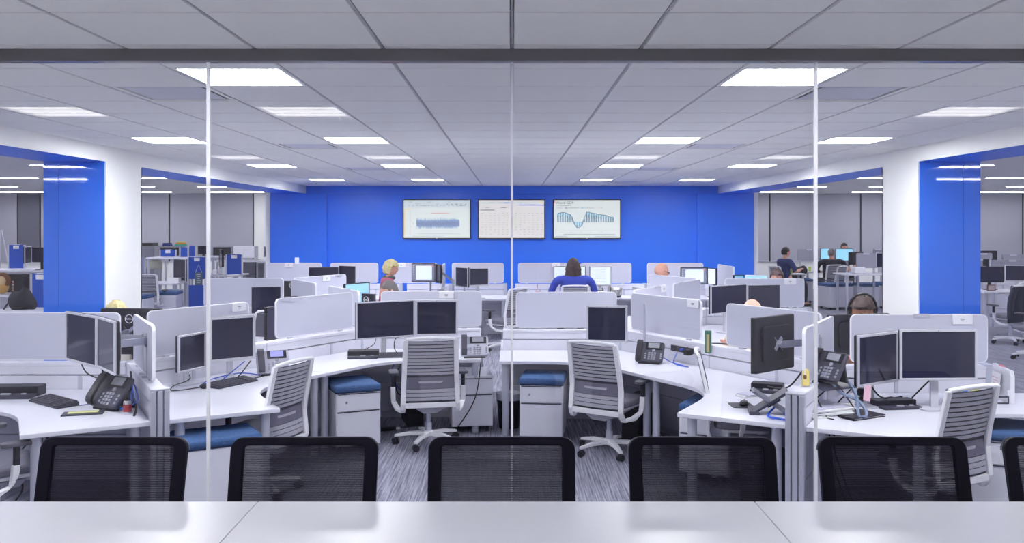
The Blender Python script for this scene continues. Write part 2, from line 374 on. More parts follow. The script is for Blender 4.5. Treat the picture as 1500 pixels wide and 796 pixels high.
# ------------------------------------------------------------------ pods: low partitions, privacy screens, corner desks
LW = .93; DT = .72; HT = .05
def V2(a): return Vector((cos(a), sin(a)))
dR = V2(0); dL = V2(pi); dUL = V2(R(120)); dDL = V2(R(240)); dUR = V2(R(60)); dDR = V2(R(300))
def partition(p0, d, L, label, end_post=False, brackets=(), box_at=None, posts=True):
    t = thing('low_partition', label, 'partition', (p0.x, p0.y, 0), atan2(d.y, d.x), 'low partitions of the desk pods')
    n = max(1, round(L/1.35)); seg = (L-.06)/n
    for i in range(n):
        x0 = .04+i*seg; x1 = x0+seg-.008
        for z0, z1 in ((.06, .36), (.366, .66), (.666, .825), (.835, .90)):
            q = MB(); q.box(((x0+x1)/2, 0, (z0+z1)/2), (x1-x0, .086 if z1 < .9 else .092, z1-z0)); q.build('panel', frame_m if z0 > .6 else panel_m, t, bevel=.003, seg=1)
        q = MB(); q.box(((x0+x1)/2, 0, .915), (x1-x0, .10, .03)); q.build('top_cap', frame_m, t, bevel=.004, seg=1)
        for s in (-1, 1):
            q = MB(); q.box(((x0+x1)/2+(.2 if i % 2 else -.15), s*.048, .765), (.03, .012, .12)); q.build('bracket', alu, t, bevel=.002, seg=1)
    q = MB()
    q.box((.045+(L-.06)/2, 0, .03), (L-.06, .06, .06)); q.build('foot_rail', alu, t)
    if end_post:
        q = MB(); x = L-.02
        for y in (-.042, 0, .042): q.box((x, y, .462), (.06 if y else .05, .034, .925))
        q.box((x-.02, 0, .46), (.03, .10, .92))
        q.build('end_post', alu, t, bevel=.005); q = MB(); q.box((x-.01, 0, .932), (.07, .12, .012)); q.build('post_cap', alu, t, bevel=.003)
    return t
def node_post(p, label):
    q = MB(); q.lathe([(.055, 0), (.055, .93), (.05, .937)], 18, (0, 0, 0)); o = q.build('corner_post', alu, None, smooth=True); o.location = (p.x, p.y, 0)
    tag(o, label, 'post', 'corner posts of the desk pods')
scr0 = {}
def screen(p0, d, a, L, label, plate=None, side=1, clip=None, h=.38):
    c = p0+d*(a+L/2)
    ang = atan2(d.y, d.x)
    t = thing('privacy_screen', label, 'screen', (c.x, c.y, LW), ang, 'white privacy screens on the low partitions')
    q = MB(); q.plate(rrect(L-.012, h-.018, .038, 5, (1, 1, 1, 1), 0, .012+h/2), -.009, .009); q.build('panel', screen_pm, t)
    q = MB(); o_ = rrect(L, h-.006, .044, 5, (1, 1, 1, 1), 0, .012+h/2); i_ = rrect(L-.012, h-.018, .038, 5, (1, 1, 1, 1), 0, .012+h/2); n = len(o_)
    q.add([(x, -.011, z) for x, z in o_]+[(x, -.011, z) for x, z in i_]+[(x, .011, z) for x, z in o_]+[(x, .011, z) for x, z in i_],
          [(i, (i+1) % n, n+(i+1) % n, n+i) for i in range(n)]+[(2*n+i, 3*n+i, 3*n+(i+1) % n, 2*n+(i+1) % n) for i in range(n)]+[(i, 2*n+i, 2*n+(i+1) % n, (i+1) % n) for i in range(n)]+[(n+i, n+(i+1) % n, 3*n+(i+1) % n, 3*n+i) for i in range(n)])
    q.build('rim', rim_m, t)
    for x in (-L*.33, L*.33):
        q = MB(); q.box((x, 0, .007), (.05, .026, .014)); q.build('clip', alu, t)
    if plate is not None:
        sg = -1 if side > 0 else 1
        q = MB(); q.box((plate, sg*.016, h-.03), (.155, .012, .075), rx=0); q.box((plate, 0, h+.009), (.155, .034, .004)); pl = q.build('name_plate', rim_m, t, bevel=.003, seg=1)
        q = MB()
        for r_, w_ in ((0, .034), (1, .024)): q.box((plate, sg*.0225, h-.026-r_*.013), (w_, .001, .005))
        q.build('lettering', dark2, pl)
    if clip is not None:
        q = MB(); q.box((clip, 0, h+.006), (.13, .03, .012)); q.box((clip, -.014, h-.002), (.13, .004, .03)); q.build('top_clip', alu, t, bevel=.002, seg=1)
    return t
def desk(N, u, v, Lu, Lv, label, D=.8, b=.055, legs=True, fl=.42, lu=True, lv=True):
    def inward(a, o): 
        n = Vector((-a.y, a.x)); return n if n.dot(o) > 0 else -n
    nu = inward(u, v); nv = inward(v, u); bis = (u+v).normalized(); sh = sin(acos_(u.dot(v))/2)
    A = N+u*Lu; B = N+v*Lv; inner = N+bis*(D/sh)
    pts = [N+bis*(b/sh), A+nu*b, A+nu*D]
    tu = inner+(A+nu*D-inner).normalized()*fl; tv = inner+(B+nv*D-inner).normalized()*fl
    for k in range(9):
        s = k/8; pts.append(tu*(1-s)**2+inner*2*s*(1-s)+tv*s*s)
    pts += [B+nv*D, B+nv*b]
    area = sum(pts[i].x*pts[(i+1) % len(pts)].y-pts[(i+1) % len(pts)].x*pts[i].y for i in range(len(pts)))
    if area < 0: pts = pts[::-1]
    org = N+bis*.6
    t = thing('corner_desk', label, 'desk', (org.x, org.y, 0), 0, 'white corner desks of the pods')
    pts = [p-org for p in pts]
    q = MB(); q.prism([(p.x, p.y) for p in pts], DT-.03, DT); q.build('worktop', white, t, bevel=.004)
    for on, P, n_, d in ((lu, A, nu, u), (lv, B, nv, v)):
        if not on: continue
        for dist in (D-.09, .14):
            c = P-d*.06+n_*dist-org
            q = MB(); q.lathe([(.033, 0), (.033, DT-.03)], 16, (c.x, c.y, 0)); q.build('leg', alu, t, smooth=True)
    return t
def acos_(x): return math.acos(max(-1, min(1, x)))
H = 1.35
NR1 = Vector((2.5, 6.8)); NR2 = NR1+dUL*2.7; NR3 = NR2+dUR*2.7
dLU = V2(R(58.5)); NL1 = Vector((-3.0, 6.95)); NL2 = NL1+dLU*2.68; NL3 = NL2+dUL*2.7
pods = []
for N1, N2, N3, s, out, wing, i1, i2, cl in ((NR1, NR2, NR3, 'right', dR, dDL, dUL, dUR, dL), (NL1, NL2, NL3, 'left', dL, dDR, dLU, dUL, dR)):
    back1 = -i1
    for p, nm in ((N1, 'front'), (N2, 'middle'), (N3, 'rear')): node_post(p, 'round aluminium corner post where three low partitions meet, %s %s pod' % (nm, s))
    partition(N1, wing, 1.40, 'short low partition wing ending in a fluted aluminium post, front %s pod' % s, True)
    partition(N1, out, 2.10 if s == 'left' else 1.2, 'low partition running to the left edge of the picture, front left pod' if s == 'left' else 'short low partition under the wide screen at the far right', True)
    partition(N1, i1, (N2-N1).length-.0, 'long diagonal low partition between the front and middle %s pods' % s)
    partition(N2, cl, 1.27 if s == 'right' else 1.30, 'low partition facing the camera, %s of the centre gap' % s)
    partition(N2, i2, 2.7, 'long diagonal low partition between the middle and rear %s pods' % s)
    partition(N3, out, 1.40, 'low partition facing the camera at the rear %s pod' % s, True)
    partition(N3, i1, 1.40, 'short diagonal low partition at the back of the rear %s pod' % s, True)
    hl = (N2-N1).length/2
    cw = 1.27 if s == 'right' else 1.30
    desk(N1, wing, out, H, 2.0 if s == 'right' else 1.9, 'white corner desk nearest the camera at the %s edge of the picture' % s, lv=True)
    desk(N1, wing, i1, H, hl-.004, 'white corner desk between the front wing and the %s diagonal partition' % s)
    desk(N1, out, i1, H, hl-.004, 'white corner desk behind the front %s privacy screens' % s, lu=False)
    desk(N2, cl, back1, cw, hl-.004, 'white corner desk with a swivel chair, %s of the centre gap' % s)
    desk(N2, back1, i2, hl-.004, H-.004, 'white corner desk inside the %s middle pod, open to the side room' % s)
    desk(N2, i2, cl, H-.004, cw, 'white corner desk directly behind the centre %s screen' % s)
    desk(N3, -i2, out, H-.004, H, 'white corner desk in front of the rear %s screen' % s)
    desk(N3, i1, out, H, H, 'white corner desk behind the rear %s screen' % s)
    desk(N3, i1, -i2, H, H-.004, 'white corner desk on the centre side of the rear %s pod' % s)
# privacy screens (origin, direction, start, length)
screen(NR1, dUL, .13, 1.04, 'large white screen behind the monitor seen from the back, right half', clip=None)
screen(NR1, dUL, 1.50, 1.04, 'white screen with name plate beside an upright chrome tube, right of centre', plate=-.42, side=-1)
screen(NR1, dDL, .10, 1.03, 'white wing screen standing almost edge-on, front right pod', clip=.38)
screen(NR1, dR, .12, 1.06, 'wide white screen with name plate and metal clip behind two monitors, far right', plate=.33, clip=.02)
screen(NR2, dL, .06, 1.05, 'wide plain white screen, right of the centre gap')
screen(NR2, dUR, .30, 1.0, 'white angled screen behind the name-plated one, right of centre', plate=.38, clip=.2)
screen(NR2, dUR, 1.55, 1.0, 'white angled screen further back with a grey clip, right of centre', clip=-.25)
screen(NR3, dUL, .10, 1.04, 'white screen in front of the bald man in a white shirt', clip=.3)
screen(NR3, dR, .28, 1.04, 'white screen with name plate behind two dark monitors, right', plate=.33)
screen(NL1, dLU, .13, 1.04, 'white screen with name plate above a silver monitor, left', plate=.40, side=1)
screen(NL1, dLU, 1.50, 1.06, 'large white angled screen left of the black monitor pair', clip=-.4)
screen(NL1, dDR, .12, 1.0, 'white wing screen seen nearly edge-on, front left pod', plate=.3, side=-1)
screen(NL1, dL, .10, 1.20, 'wide white screen at the left picture edge, near row')
screen(NL2, dR, .22, 1.06, 'white screen with name plate behind the black monitor pair, left of centre', plate=.16)
screen(NL2, dUL, .03, 1.0, 'low-angled white screen just behind the large angled one, left', clip=-.2)
screen(NL2, dUL, 1.5, 1.02, 'narrow-looking white angled screen further back, left')
screen(NL3, dUR, .10, 1.04, 'white screen with name plate and clip in the rear left pod', plate=.1, side=1, clip=.35)
screen(NL3, dL, .06, 1.05, 'wide white screen with name plate, second row at left', plate=-.05)
# far row by the blue wall
FY = 16.4
t0 = Vector((-4.75, FY)); 
pf = [(-4.75, 2.7), (-2.0, 1.9), (0.02, 2.5), (2.6, 1.5)]
for i, (x0, L) in enumerate(pf):
    partition(Vector((x0, FY)), dR, L, 'low partition in the last row before the blue wall, %s' % ('at the far left', 'left of centre', 'behind the woman in blue', 'behind the bald man')[i], True)
farw = [(391, 471, 'leftmost, carrying a small white box', -.1), (484, 554, 'second from left', None), (575, 640, 'beside the blonde woman', -.25), (662, 738, 'left of the centre glass joint', None), (759, 831, 'with a curved clip, left of the woman in blue', .25), (850, 925, 'right of the woman in blue', None), (948, 1030, 'behind the bald man', None)]
for x0, x1, nm, pl in farw:
    a, b_ = at(x0, FY), at(x1, FY)
    screen(Vector((a, FY)), dR, 0, b_-a, 'white screen in the last row, '+nm, plate=pl)
screen(Vector((at(652, 15.9), 15.9)), Vector((.02, -1)).normalized(), .1, .95, 'white wing screen edge-on right of the lit monitor, last row', h=.40)
screen(Vector((3.62, 15.4)), Vector((.02, -1)).normalized(), .0, 1.0, 'white angled wing screen with a clip at the right end of the last row', clip=.2, h=.40)
for i, (x, y, ln, nm) in enumerate(((at(652, 15.9), 16.3, 1.4, 'left of centre'), (3.62, 16.3, 1.9, 'at the right end'))):
    partition(Vector((x, y)), Vector((0, -1)), ln, 'low partition wing standing out from the last row, %s' % nm, True)
def straight_desk(x0, x1, y0, y1, label, legs=4, z=DT, name='straight_desk'):
    t = thing(name, label, 'desk', ((x0+x1)/2, (y0+y1)/2, 0), 0); w_ = x1-x0; d = y1-y0
    q = MB(); q.box((0, 0, z-.015), (w_, d, .03)); q.build('worktop', white, t, bevel=.003, seg=1)
    for sx in (-1, 1):
        for sy in (-1, 1):
            q = MB(); q.lathe([(.03, 0), (.03, z-.03)], 12, (sx*(w_/2-.08), sy*(d/2-.08), 0)); q.build('leg', alu, t, smooth=True)
    return t
straight_desk(-4.7, -1.32, 15.5, 16.33, 'white desk in the last row at the left, under two dark monitors')
straight_desk(-1.1, -.08, 15.5, 16.33, 'white desk in the last row with an empty chair, left of centre')
straight_desk(.05, 2.5, 15.65, 16.33, 'white desk in the last row used by the woman in blue')
straight_desk(2.62, 3.55, 15.5, 16.33, 'white desk in the last row behind the bald man')
straight_desk(1.95, 3.1, 13.2, 13.85, 'white desk between the rear right pod and the last row')
# ------------------------------------------------------------------ chairs
def prism_cap(q, c, d, r=.01): return q.box(c, d)
def backy(z): return -.235-.09*max(0, z-.62)/.4-.02*max(0, .62-z)/.2
def make_task_chair():
    t = thing('task_chair', '', 'chair')
    q = MB(); hw = lambda z: .212+.022*(1-z)/.6
    zs = [1.0, .9, .8, .7, .6, .5, .42, .375, .35, .345]
    for s in (-1, 1):
        pts = []; 
        for z in zs: pts.append((s*(hw(z)+.01), backy(z)+(0 if z > .4 else (.4-z)*1.0), z))
        pts += [(s*.285, -.10, .352), (s*.318, -.02, .40), (s*.322, 0.0, .47), (s*.322, .005, .53)]
        n = len(pts); wv = [(.022, 0, 0) for i in range(n)]; tv = [(0, .013, 0)]*7+[(0, .010, .010)]*3+[(0, -.004, .016), (0, .012, .010), (0, .02, 0), (0, .02, 0)]
        q.strip(pts, wv, tv)
    q.tube(smooth_path([(-.222, backy(1), 1.0), (-.1, backy(1)-.02, 1.012), (.1, backy(1)-.02, 1.012), (.222, backy(1), 1.0)], 4), .016, 8)
    q.box((0, backy(.4)+.005, .405), (.46, .022, .045))
    q.build('back_frame', chair_w, t, bevel=.005, seg=2)
    def slat(z, h, m, nm='back_slat', th=.007, wk=1):
        w_ = hw(z)*wk; pts = [(x*w_, backy(z)+.006-.026*(1-x*x), z) for x in (-1, -.5, 0, .5, 1)]
        k = MB(); k.strip(pts, (0, (backy(z+.01)-backy(z))*h*50, h/2), (0, th/2, 0)); return k.build(nm, m, t)
    k = MB(); bp_ = []
    for z in (.985, .86, .74, .62, .52, .43):
        for x in (-1, -.5, 0, .5, 1): bp_.append((x*hw(z)*.99, backy(z)+.016-.026*(1-x*x), z))
    k.add(bp_, [(j*5+i, j*5+i+1, j*5+i+6, j*5+i+5) for j in range(5) for i in range(4)]); k.build('back_knit', mat('back_knit_dark', (74, 73, 90), .9), t)
    for i in range(10): slat(.968-i*.031, .0225, slat_m)
    slat(.605, .10, lumb_m, 'lumbar_band', .012); slat(.612, .018, slat_m, 'lumbar_bar', .02, .8)
    for i in range(3): slat(.535-i*.036, .03, slat_m)
    q = MB(); q.plate([(-.24, 0), (.24, 0), (.22, .06), (-.22, .06)], -.23, .24); q.M = Matrix()
    q = MB(); q.prism(rrect(.49, .46, .09, 5, x0=0, z0=.02), .44, .50); q.build('seat', seat_m, t, smooth=True, bevel=.02, seg=3)
    q = MB(); q.prism(rrect(.44, .38, .06, 4, x0=0, z0=.02), .415, .44); q.build('seat_pan', chair_w, t, bevel=.004)
    q = MB(); q.plate([(-.19, .40), (-.06, .32), (.06, .32), (.19, .40)], -.2, .12); q.build('tilt_housing', mat('chair_housing_grey', (176, 176, 192), .4), t, bevel=.008)
    for s in (-1, 1):
        q = MB(); q.box((s*.322, .01, .585), (.032, .036, .12)); a = q.build('arm', dark, t, bevel=.006)
        q = MB(); q.prism(rrect(.085, .24, .03, 4, x0=s*.315, z0=.04), .645, .672); q.build('arm_pad', mat('arm_pad_grey', (84, 83, 98), .6), a, bevel=.006)
    q = MB(); q.lathe([(.032, .10), (.032, .2), (.022, .2), (.022, .33)], 14); q.build('gas_column', alu, t, smooth=True)
    q = MB(); q.lathe([(.045, .075), (.05, .10), (.04, .125)], 14)
    for k in range(5):
        a = R(18+72*k+10); c_, s_ = cos(a), sin(a)
        q.strip([(c_*.03, s_*.03, .10), (c_*.18, s_*.18, .098), (c_*.31, s_*.31, .078)], [(-s_*.028, c_*.028, 0), (-s_*.022, c_*.022, 0), (-s_*.015, c_*.015, 0)], [(0, 0, .018), (0, 0, .015), (0, 0, .011)])
    q.build('star_base', chair_w, t, bevel=.004)
    cw_ = None
    for k in range(5):
        a = R(18+72*k+10); M = Matrix.Translation((cos(a)*.30, sin(a)*.30, 0)) @ Matrix.Rotation(a+.6, 4, 'Z')
        if cw_ is None:
            q = MB()
            for sx in (-1, 1): q.tube([(sx*.006, 0, .03), (sx*.024, 0, .03)], .03, 12)
            q.tube([(0, 0, .03), (0, 0, .072)], .008, 6); cw_ = q.build('caster', dark, t, smooth=True)
            cw_.matrix_local = M
        else:
            c2 = cw_.copy(); C.objects.link(c2); c2.parent = t; c2.matrix_local = M
    return t
chair0 = None
def task_chair(x, y, rz, label, z=0):
    global chair0
    if chair0 is None:
        chair0 = make_task_chair(); chair0.location = (x, y, z); chair0.rotation_euler = (0, 0, R(rz)); chair0['label'] = label; chair0['group'] = 'white task chairs with slatted backs'; return chair0
    return dup(chair0, (x, y, z), R(rz), label)
task_chair(-.77, 8.08, 10, 'white slatted task chair seen from behind, left of the centre gap')
task_chair(.86, 7.76, -34, 'white slatted task chair turned slightly, right of the centre gap')
task_chair(-1.90, 6.58, 68, 'white slatted task chair seen from the side, tucked at the left front desk')
task_chair(1.80, 6.93, -101, 'white slatted task chair seen edge-on behind the fourth black chair')
task_chair(2.71, 5.71, 26, 'white slatted task chair nearest the camera at the right')
task_chair(-3.30, 5.62, -42, 'white slatted task chair cut off by the left picture edge')
task_chair(-.13, 14.2, 48, 'empty white slatted task chair behind the glass joint, beyond the centre screens')
task_chair(-2.95, 9.9, 150, 'white slatted task chair half hidden behind the black angled monitor, left')

def make_meeting_chair():
    t = thing('meeting_chair', '', 'chair')
    tilt = Matrix.Translation((0, -.20, .72)) @ Matrix.Rotation(R(-12), 4, 'X') @ Matrix.Rotation(0, 4, 'X')
    tilt = Matrix.Translation((0, -.20, .72)) @ Matrix.Rotation(R(14), 4, 'X')
    def outl(i, r):
        wb, wt, h = .283-i, .286-i, .47
        top = h-i*.62; bot = 0+i
        pts = [(-wb, bot), (wb, bot)]
        for a in range(7):
            an = a*pi/12; pts.append((wt-r+r*cos(an), top-r+r*sin(an)))
        for a in range(7):
            an = pi/2+a*pi/12; pts.append((-wt+r+r*cos(an), top-r+r*sin(an)))
        return pts
    o_ = outl(0, .05); i_ = outl(.052, .012); n = len(o_)
    q = MB(); q.M = tilt
    q.add([(x, -.014, z) for x, z in o_]+[(x, -.014, z) for x, z in i_]+[(x, .014, z) for x, z in o_]+[(x, .014, z) for x, z in i_],
          [(i, (i+1) % n, n+(i+1) % n, n+i) for i in range(n)]+[(2*n+i, 3*n+i, 3*n+(i+1) % n, 2*n+(i+1) % n) for i in range(n)]+[(i, 2*n+i, 2*n+(i+1) % n, (i+1) % n) for i in range(n)]+[(n+i, n+(i+1) % n, 3*n+(i+1) % n, 3*n+i) for i in range(n)])
    bk = q.build('back_frame', navyblk, t, bevel=.006, seg=2)
    q = MB(); q.M = tilt; k_ = outl(.045, .014); q.add([(x, 0, z) for x, z in k_], [tuple(range(len(k_)))]); mo = q.build('mesh_back', mesh_m, t)
    q = MB(); q.M = tilt; q.tube([(x, -.016, z) for x, z in o_[2:]], .0028, 6); q.build('edge_piping', mat('edge_piping_grey', (120, 120, 140), .4), t)
    q = MB(); q.strip([(0, -.21, .86), (0, -.23, .76), (0, -.16, .64), (0, .0, .60)], (.04, 0, 0), [(0, .014, 0), (0, .014, .004), (0, .01, .01), (0, 0, .014)]); q.build('back_bracket', black, t, bevel=.004)
    q = MB(); q.prism(rrect(.50, .48, .08, 5, x0=0, z0=.05), .62, .69); q.build('seat', mat('black_seat_fabric', (34, 33, 44), .85), t, smooth=True, bevel=.018, seg=3)
    q = MB(); q.lathe([(.03, .09), (.03, .3), (.02, .3), (.02, .62)], 12); q.build('gas_column', black, t, smooth=True)
    q = MB()
    for k in range(5):
        a = R(90+72*k); c_, s_ = cos(a), sin(a)
        q.strip([(c_*.02, s_*.02, .09), (c_*.3, s_*.3, .065)], [(-s_*.025, c_*.025, 0), (-s_*.014, c_*.014, 0)], [(0, 0, .02), (0, 0, .012)])
        q.tube([(c_*.29-s_*.02, s_*.29+c_*.02, .028), (c_*.29+s_*.02, s_*.29-c_*.02, .028)], .028, 10)
    q.build('star_base', black, t)
    return t
mc = None
for i, (x, nm) in enumerate(((-1.55, 'leftmost'), (-.805, 'second from the left'), (-.04, 'in the middle'), (.735, 'third from the right picture edge'), (1.475, 'second from the right picture edge'), (2.2, 'cut off by the right picture edge'))):
    lab = 'black mesh-backed meeting chair at the white table, '+nm; rz = pi+(0, .01, 0, -.015, -.02, .0)[i]
    if mc is None: mc = make_meeting_chair(); mc.location = (x, 3.12, 0); mc.rotation_euler = (0, 0, rz); mc['label'] = lab; mc['group'] = 'black mesh chairs at the meeting table'
    else: dup(mc, (x, 3.12, 0), rz, lab)
for x0, x1, nm in ((-2.75, -.923, 'left'), (-.923, .881, 'middle'), (.881, 2.72, 'right')):
    t = thing('meeting_table', 'white laminate meeting table section in the foreground, %s of three' % nm, 'table', ((x0+x1)/2, 1.45, 0), 0, 'foreground meeting tables'); w_ = x1-x0-.003
    q = MB(); q.box((0, 0, .985), (w_, 3.48, .03)); q.build('tabletop', tabletop_m, t, bevel=.002)
    for sx in (-1, 1):
        for sy in (-1, 1):
            q = MB(); q.box((sx*(w_/2-.06), sy*1.0, .485), (.05, .05, .97)); q.build('leg', alu, t, bevel=.004)

# ------------------------------------------------------------------ pedestals
def make_pedestal(cushion=True):
    t = thing('mobile_pedestal', '', 'pedestal'); w_, d = .40, .52
    q = MB(); q.box((0, 0, .30), (w_, d, .47)); q.build('body', ped_m, t, bevel=.006)
    for z0, z1 in ((.38, .53), (.072, .372)):
        q = MB(); q.box((0, -d/2-.006, (z0+z1)/2), (w_-.012, .014, z1-z0)); dr = q.build('drawer', ped_m, t, bevel=.003)
        q = MB(); q.box((0, -d/2-.012, z1-.002), (w_-.03, .012, .006)); q.build('finger_pull', dark2, dr)
        if z0 > .3:
            q = MB(); q.tube([(-w_/2+.09, -d/2-.012, z1-.075), (-w_/2+.09, -d/2-.018, z1-.075)], .011, 12); q.build('lock', chrome, dr)
    if cushion:
        q = MB(); q.prism(rrect(w_+.02, d+.02, .03, 4), .54, .60); q.build('cushion', cush, t, smooth=True, bevel=.022, seg=3)
        q = MB(); q.prism(rrect(w_+.006, d+.006, .02, 3), .535, .552); q.build('cushion_base', mat('navy_cushion_edge', (26, 42, 84), .7), t)
    else:
        q = MB(); q.box((0, 0, .545), (w_+.004, d+.004, .02)); q.build('top', ped_m, t, bevel=.003)
    for sx in (-1, 1):
        for sy in (-1, 1):
            q = MB(); q.tube([(sx*.15-.012, sy*.2, .027), (sx*.15+.012, sy*.2, .027)], .027, 10); q.box((sx*.15, sy*.2, .055), (.02, .02, .03)); q.build('caster', dark, t, smooth=True)
    return t
pd = {}
def pedestal(x, y, rz, label, cushion=True):
    if cushion not in pd:
        p = make_pedestal(cushion); p.location = (x, y, 0); p.rotation_euler = (0, 0, R(rz)); p['label'] = label; p['group'] = 'white mobile drawer pedestals'; pd[cushion] = p; return p
    return dup(pd[cushion], (x, y, 0), R(rz), label)
pedestal(-1.46, 7.98, 24, 'white pedestal with blue seat cushion under the desk left of the centre chair')
pedestal(.30, 8.33, -7, 'white pedestal with blue seat cushion right of the centre glass joint')
pedestal(1.62, 7.08, -28, 'white pedestal with blue seat cushion under the right front desk')
pedestal(-2.02, 5.98, 120, 'white pedestal with blue seat cushion under the left front desk end')
pedestal(-.42, 8.75, 8, 'grey drawer pedestal without cushion in shade under the desk beside the gap', False)
pedestal(3.45, 6.2, -30, 'white pedestal with blue cushion at the right picture edge')
# ------------------------------------------------------------------ monitors
arm_m = mat('arm_grey_metal', (168, 170, 190), .35, metal=.4)
def monitor(L, Rr, z0, z1, label, bezel='silver', content=None, support='stand', back=None, base=DT, bz=.016, pole=.16, group=None, chin=.0, armx=.10, mount=None):
    L = Vector(L); Rr = Vector(Rr); d = (Rr-L); w_ = d.length; rz = atan2(d.y, d.x); c = (L+Rr)/2; h = z1-z0
    t = thing('monitor', label, 'monitor', (c.x, c.y, base), rz, group or 'computer monitors'); zc = (z0+z1)/2-base
    bm_ = silver if bezel == 'silver' else (rim_m if bezel == 'white' else black)
    q = MB(); q.plate(rrect(w_, h, .012, 3, x0=0, z0=zc), 0.004, .03); q.plate(rrect(w_*.72, h*.66, .04, 4, x0=0, z0=zc), .03, .05); q.build('housing', dark if bezel != 'white' else rim_m, t, bevel=.004, seg=1)
    q = MB(); x, z = w_/2, h/2; b_ = bz
    q.box((0, 0, zc+z-b_/2), (w_, .016, b_)); q.box((0, 0, zc-z+(b_+chin)/2), (w_, .016, b_+chin)); q.box((-x+b_/2, 0, zc+chin/2), (b_, .016, h-2*b_-chin)); q.box((x-b_/2, 0, zc+chin/2), (b_, .016, h-2*b_-chin)); q.build('bezel', bm_, t, bevel=.002, seg=1)
    W_, H_ = w_-2*b_, h-2*b_-chin; zs = zc+chin/2
    q = MB(); q.box((0, .002, zs), (W_, .006, H_)); sc = q.build('screen', glassblk if not content else {'doc': e_navy, 'blue': e_cyan, 'sheet': e_doc, 'teal': e_teal, 'bands': e_cyan, 'page': e_doc}[content], t)
    q = MB(); q.ell((0, -.008, zc+z-b_/2), (.004, .002, .004), 8, 5); q.build('camera_dot', black, t)
    if content == 'doc':
        q = MB(); q.box((.01, -.002, zs), (W_*.72, .002, H_*.8)); q.build('window', e_doc, sc); q = MB(); q.box((W_*.4, -.002, zs+H_*.38), (W_*.09, .002, H_*.09)); q.build('icon', e_red, sc)
        q = MB()
        for k in range(5): q.box((-W_*.45, -.002, zs+H_*(.4-k*.12)), (W_*.04, .002, H_*.05))
        q.build('desktop_icons', e_doc, sc)
    if content in ('sheet', 'page'):
        q = MB()
        for k in range(9): q.box((-W_*.08+W_*.02*(k % 3), -.002, zs+H_*(.36-k*.085)), (W_*(.72-.1*(k % 3)), .002, H_*.012))
        q.build('text_lines', e_txt, sc)
    if content == 'bands':
        q = MB(); q.box((0, -.002, zs+H_*.1), (W_, .002, H_*.14)); q.box((0, -.002, zs-H_*.25), (W_, .002, H_*.1)); q.build('picture_bands', e_blue, sc)
    if back:
        for sx in (-1, 1):
            pass
        if back == 'dell':
            q = MB(); pts = [(.034*cos(a*pi/12), .053, zc+h*.28+.034*sin(a*pi/12)) for a in range(25)]; q.tube(pts, .003, 6); lg = q.build('round_logo', rim_m, t)
            text_mesh('DELL', .022, 'lettering', rim_m, lg, Matrix.Translation((0, .0535, zc+h*.28)) @ Matrix.Rotation(pi, 4, 'Z') @ FACE)
        if back == 'hp':
            q = MB(); pts = [(.026*cos(a*pi/12), .053, zc+h*.25+.026*sin(a*pi/12)) for a in range(25)]; q.tube(pts, .002, 6); lg = q.build('round_logo', alu, t)
            text_mesh('hp', .026, 'lettering', alu, lg, Matrix.Translation((0, .0535, zc+h*.25)) @ Matrix.Rotation(pi, 4, 'Z') @ FACE)
            q = MB(); q.box((0, .052, zc+h*.40), (w_*.4, .006, .02)); q.build('vent_slot', black, t)
    if support == 'stand':
        q = MB(); q.box((0, .06, zc/2+.01), (.055, .02, zc-.0)); q.box((0, .05, zc), (.07, .03, .07)); q.build('neck', bm_, t, bevel=.003, seg=1)
        q = MB(); q.prism(rrect(.24, .17, .05, 4, x0=0, z0=.04), 0, .012); q.build('base', bm_, t, bevel=.003, seg=1)
    elif support == 'arm':
        q = MB()
        for a in (45, 135, 225, 315): q.strip([(0, .055, zc), (.055*cos(R(a)), .055, zc+.055*sin(R(a)))], (.009, 0, .009), (0, .004, 0))
        q.tube([(0, .05, zc), (0, .09, zc)], .022, 10); q.build('mount_plate', arm_m, t)
        q = MB(); px_, py_ = armx, pole+.08; zt = min(zc, LW-DT+.14); zb_ = 0
        if mount:
            m_ = Matrix.Rotation(-rz, 2) @ (Vector(mount)-c); px_, py_ = m_.x, m_.y; zt = zc-.02; zb_ = LW-DT-.002
        q.strip([(0, .09, zc), (px_, py_, zt)], (0, 0, .024), (.012, .0, 0)); q.tube([(px_, py_, zb_), (px_, py_, zt+.05)], .017, 10); q.tube([(px_, py_, zt-.04), (px_, py_, zt+.035)], .028, 12)
        q.lathe([(.045, 0), (.045, .012)], 14, (px_, py_, zb_)); q.build('swing_arm', arm_m, t, smooth=True)
    return t
def M2(pxl, yl, pxr, yr): return (at(pxl, yl), yl), (at(pxr, yr), yr)
a, b_ = M2(97, 6.38, 142, 6.02); monitor(a, b_, 1.03, 1.385, 'left monitor of the angled silver pair on the left front desk', support='arm', mount=(-2.66, 6.37))
a, b_ = M2(143, 6.02, 169, 5.68); monitor(a, b_, 1.035, 1.385, 'right monitor of the angled silver pair, beside the wing screen', support='arm', mount=(-2.58, 6.23))
a, b_ = M2(261, 6.98, 301, 7.28); monitor(a, b_, .83, 1.13, 'small silver monitor turned sideways under the left name-plated screen')
a, b_ = M2(306, 7.2, 374, 7.45); monitor(a, b_, .878, 1.255, 'large silver monitor with dark screen beside the glowing phone, left', bz=.024)
a, b_ = M2(521.5, 8.5, 607, 8.82); monitor(a, b_, .90, 1.265, 'wide silver monitor with dark screen, left one of the centre pair', bz=.013)
a, b_ = M2(608, 8.8, 671, 8.85); monitor(a, b_, .90, 1.262, 'squarer silver monitor behind the centre task chair, right one of the pair', bz=.022)
a, b_ = M2(859, 8.72, 919, 8.62); monitor(a, b_, .858, 1.22, 'single silver monitor standing right of the centre gap', bz=.02)
b_, a = M2(1101, 5.86, 1158, 6.16); monitor(a, b_, 1.015, 1.39, 'black monitor seen from the back on a silver arm, right front desk', bezel='black', support='arm', mount=(2.17, 6.23))
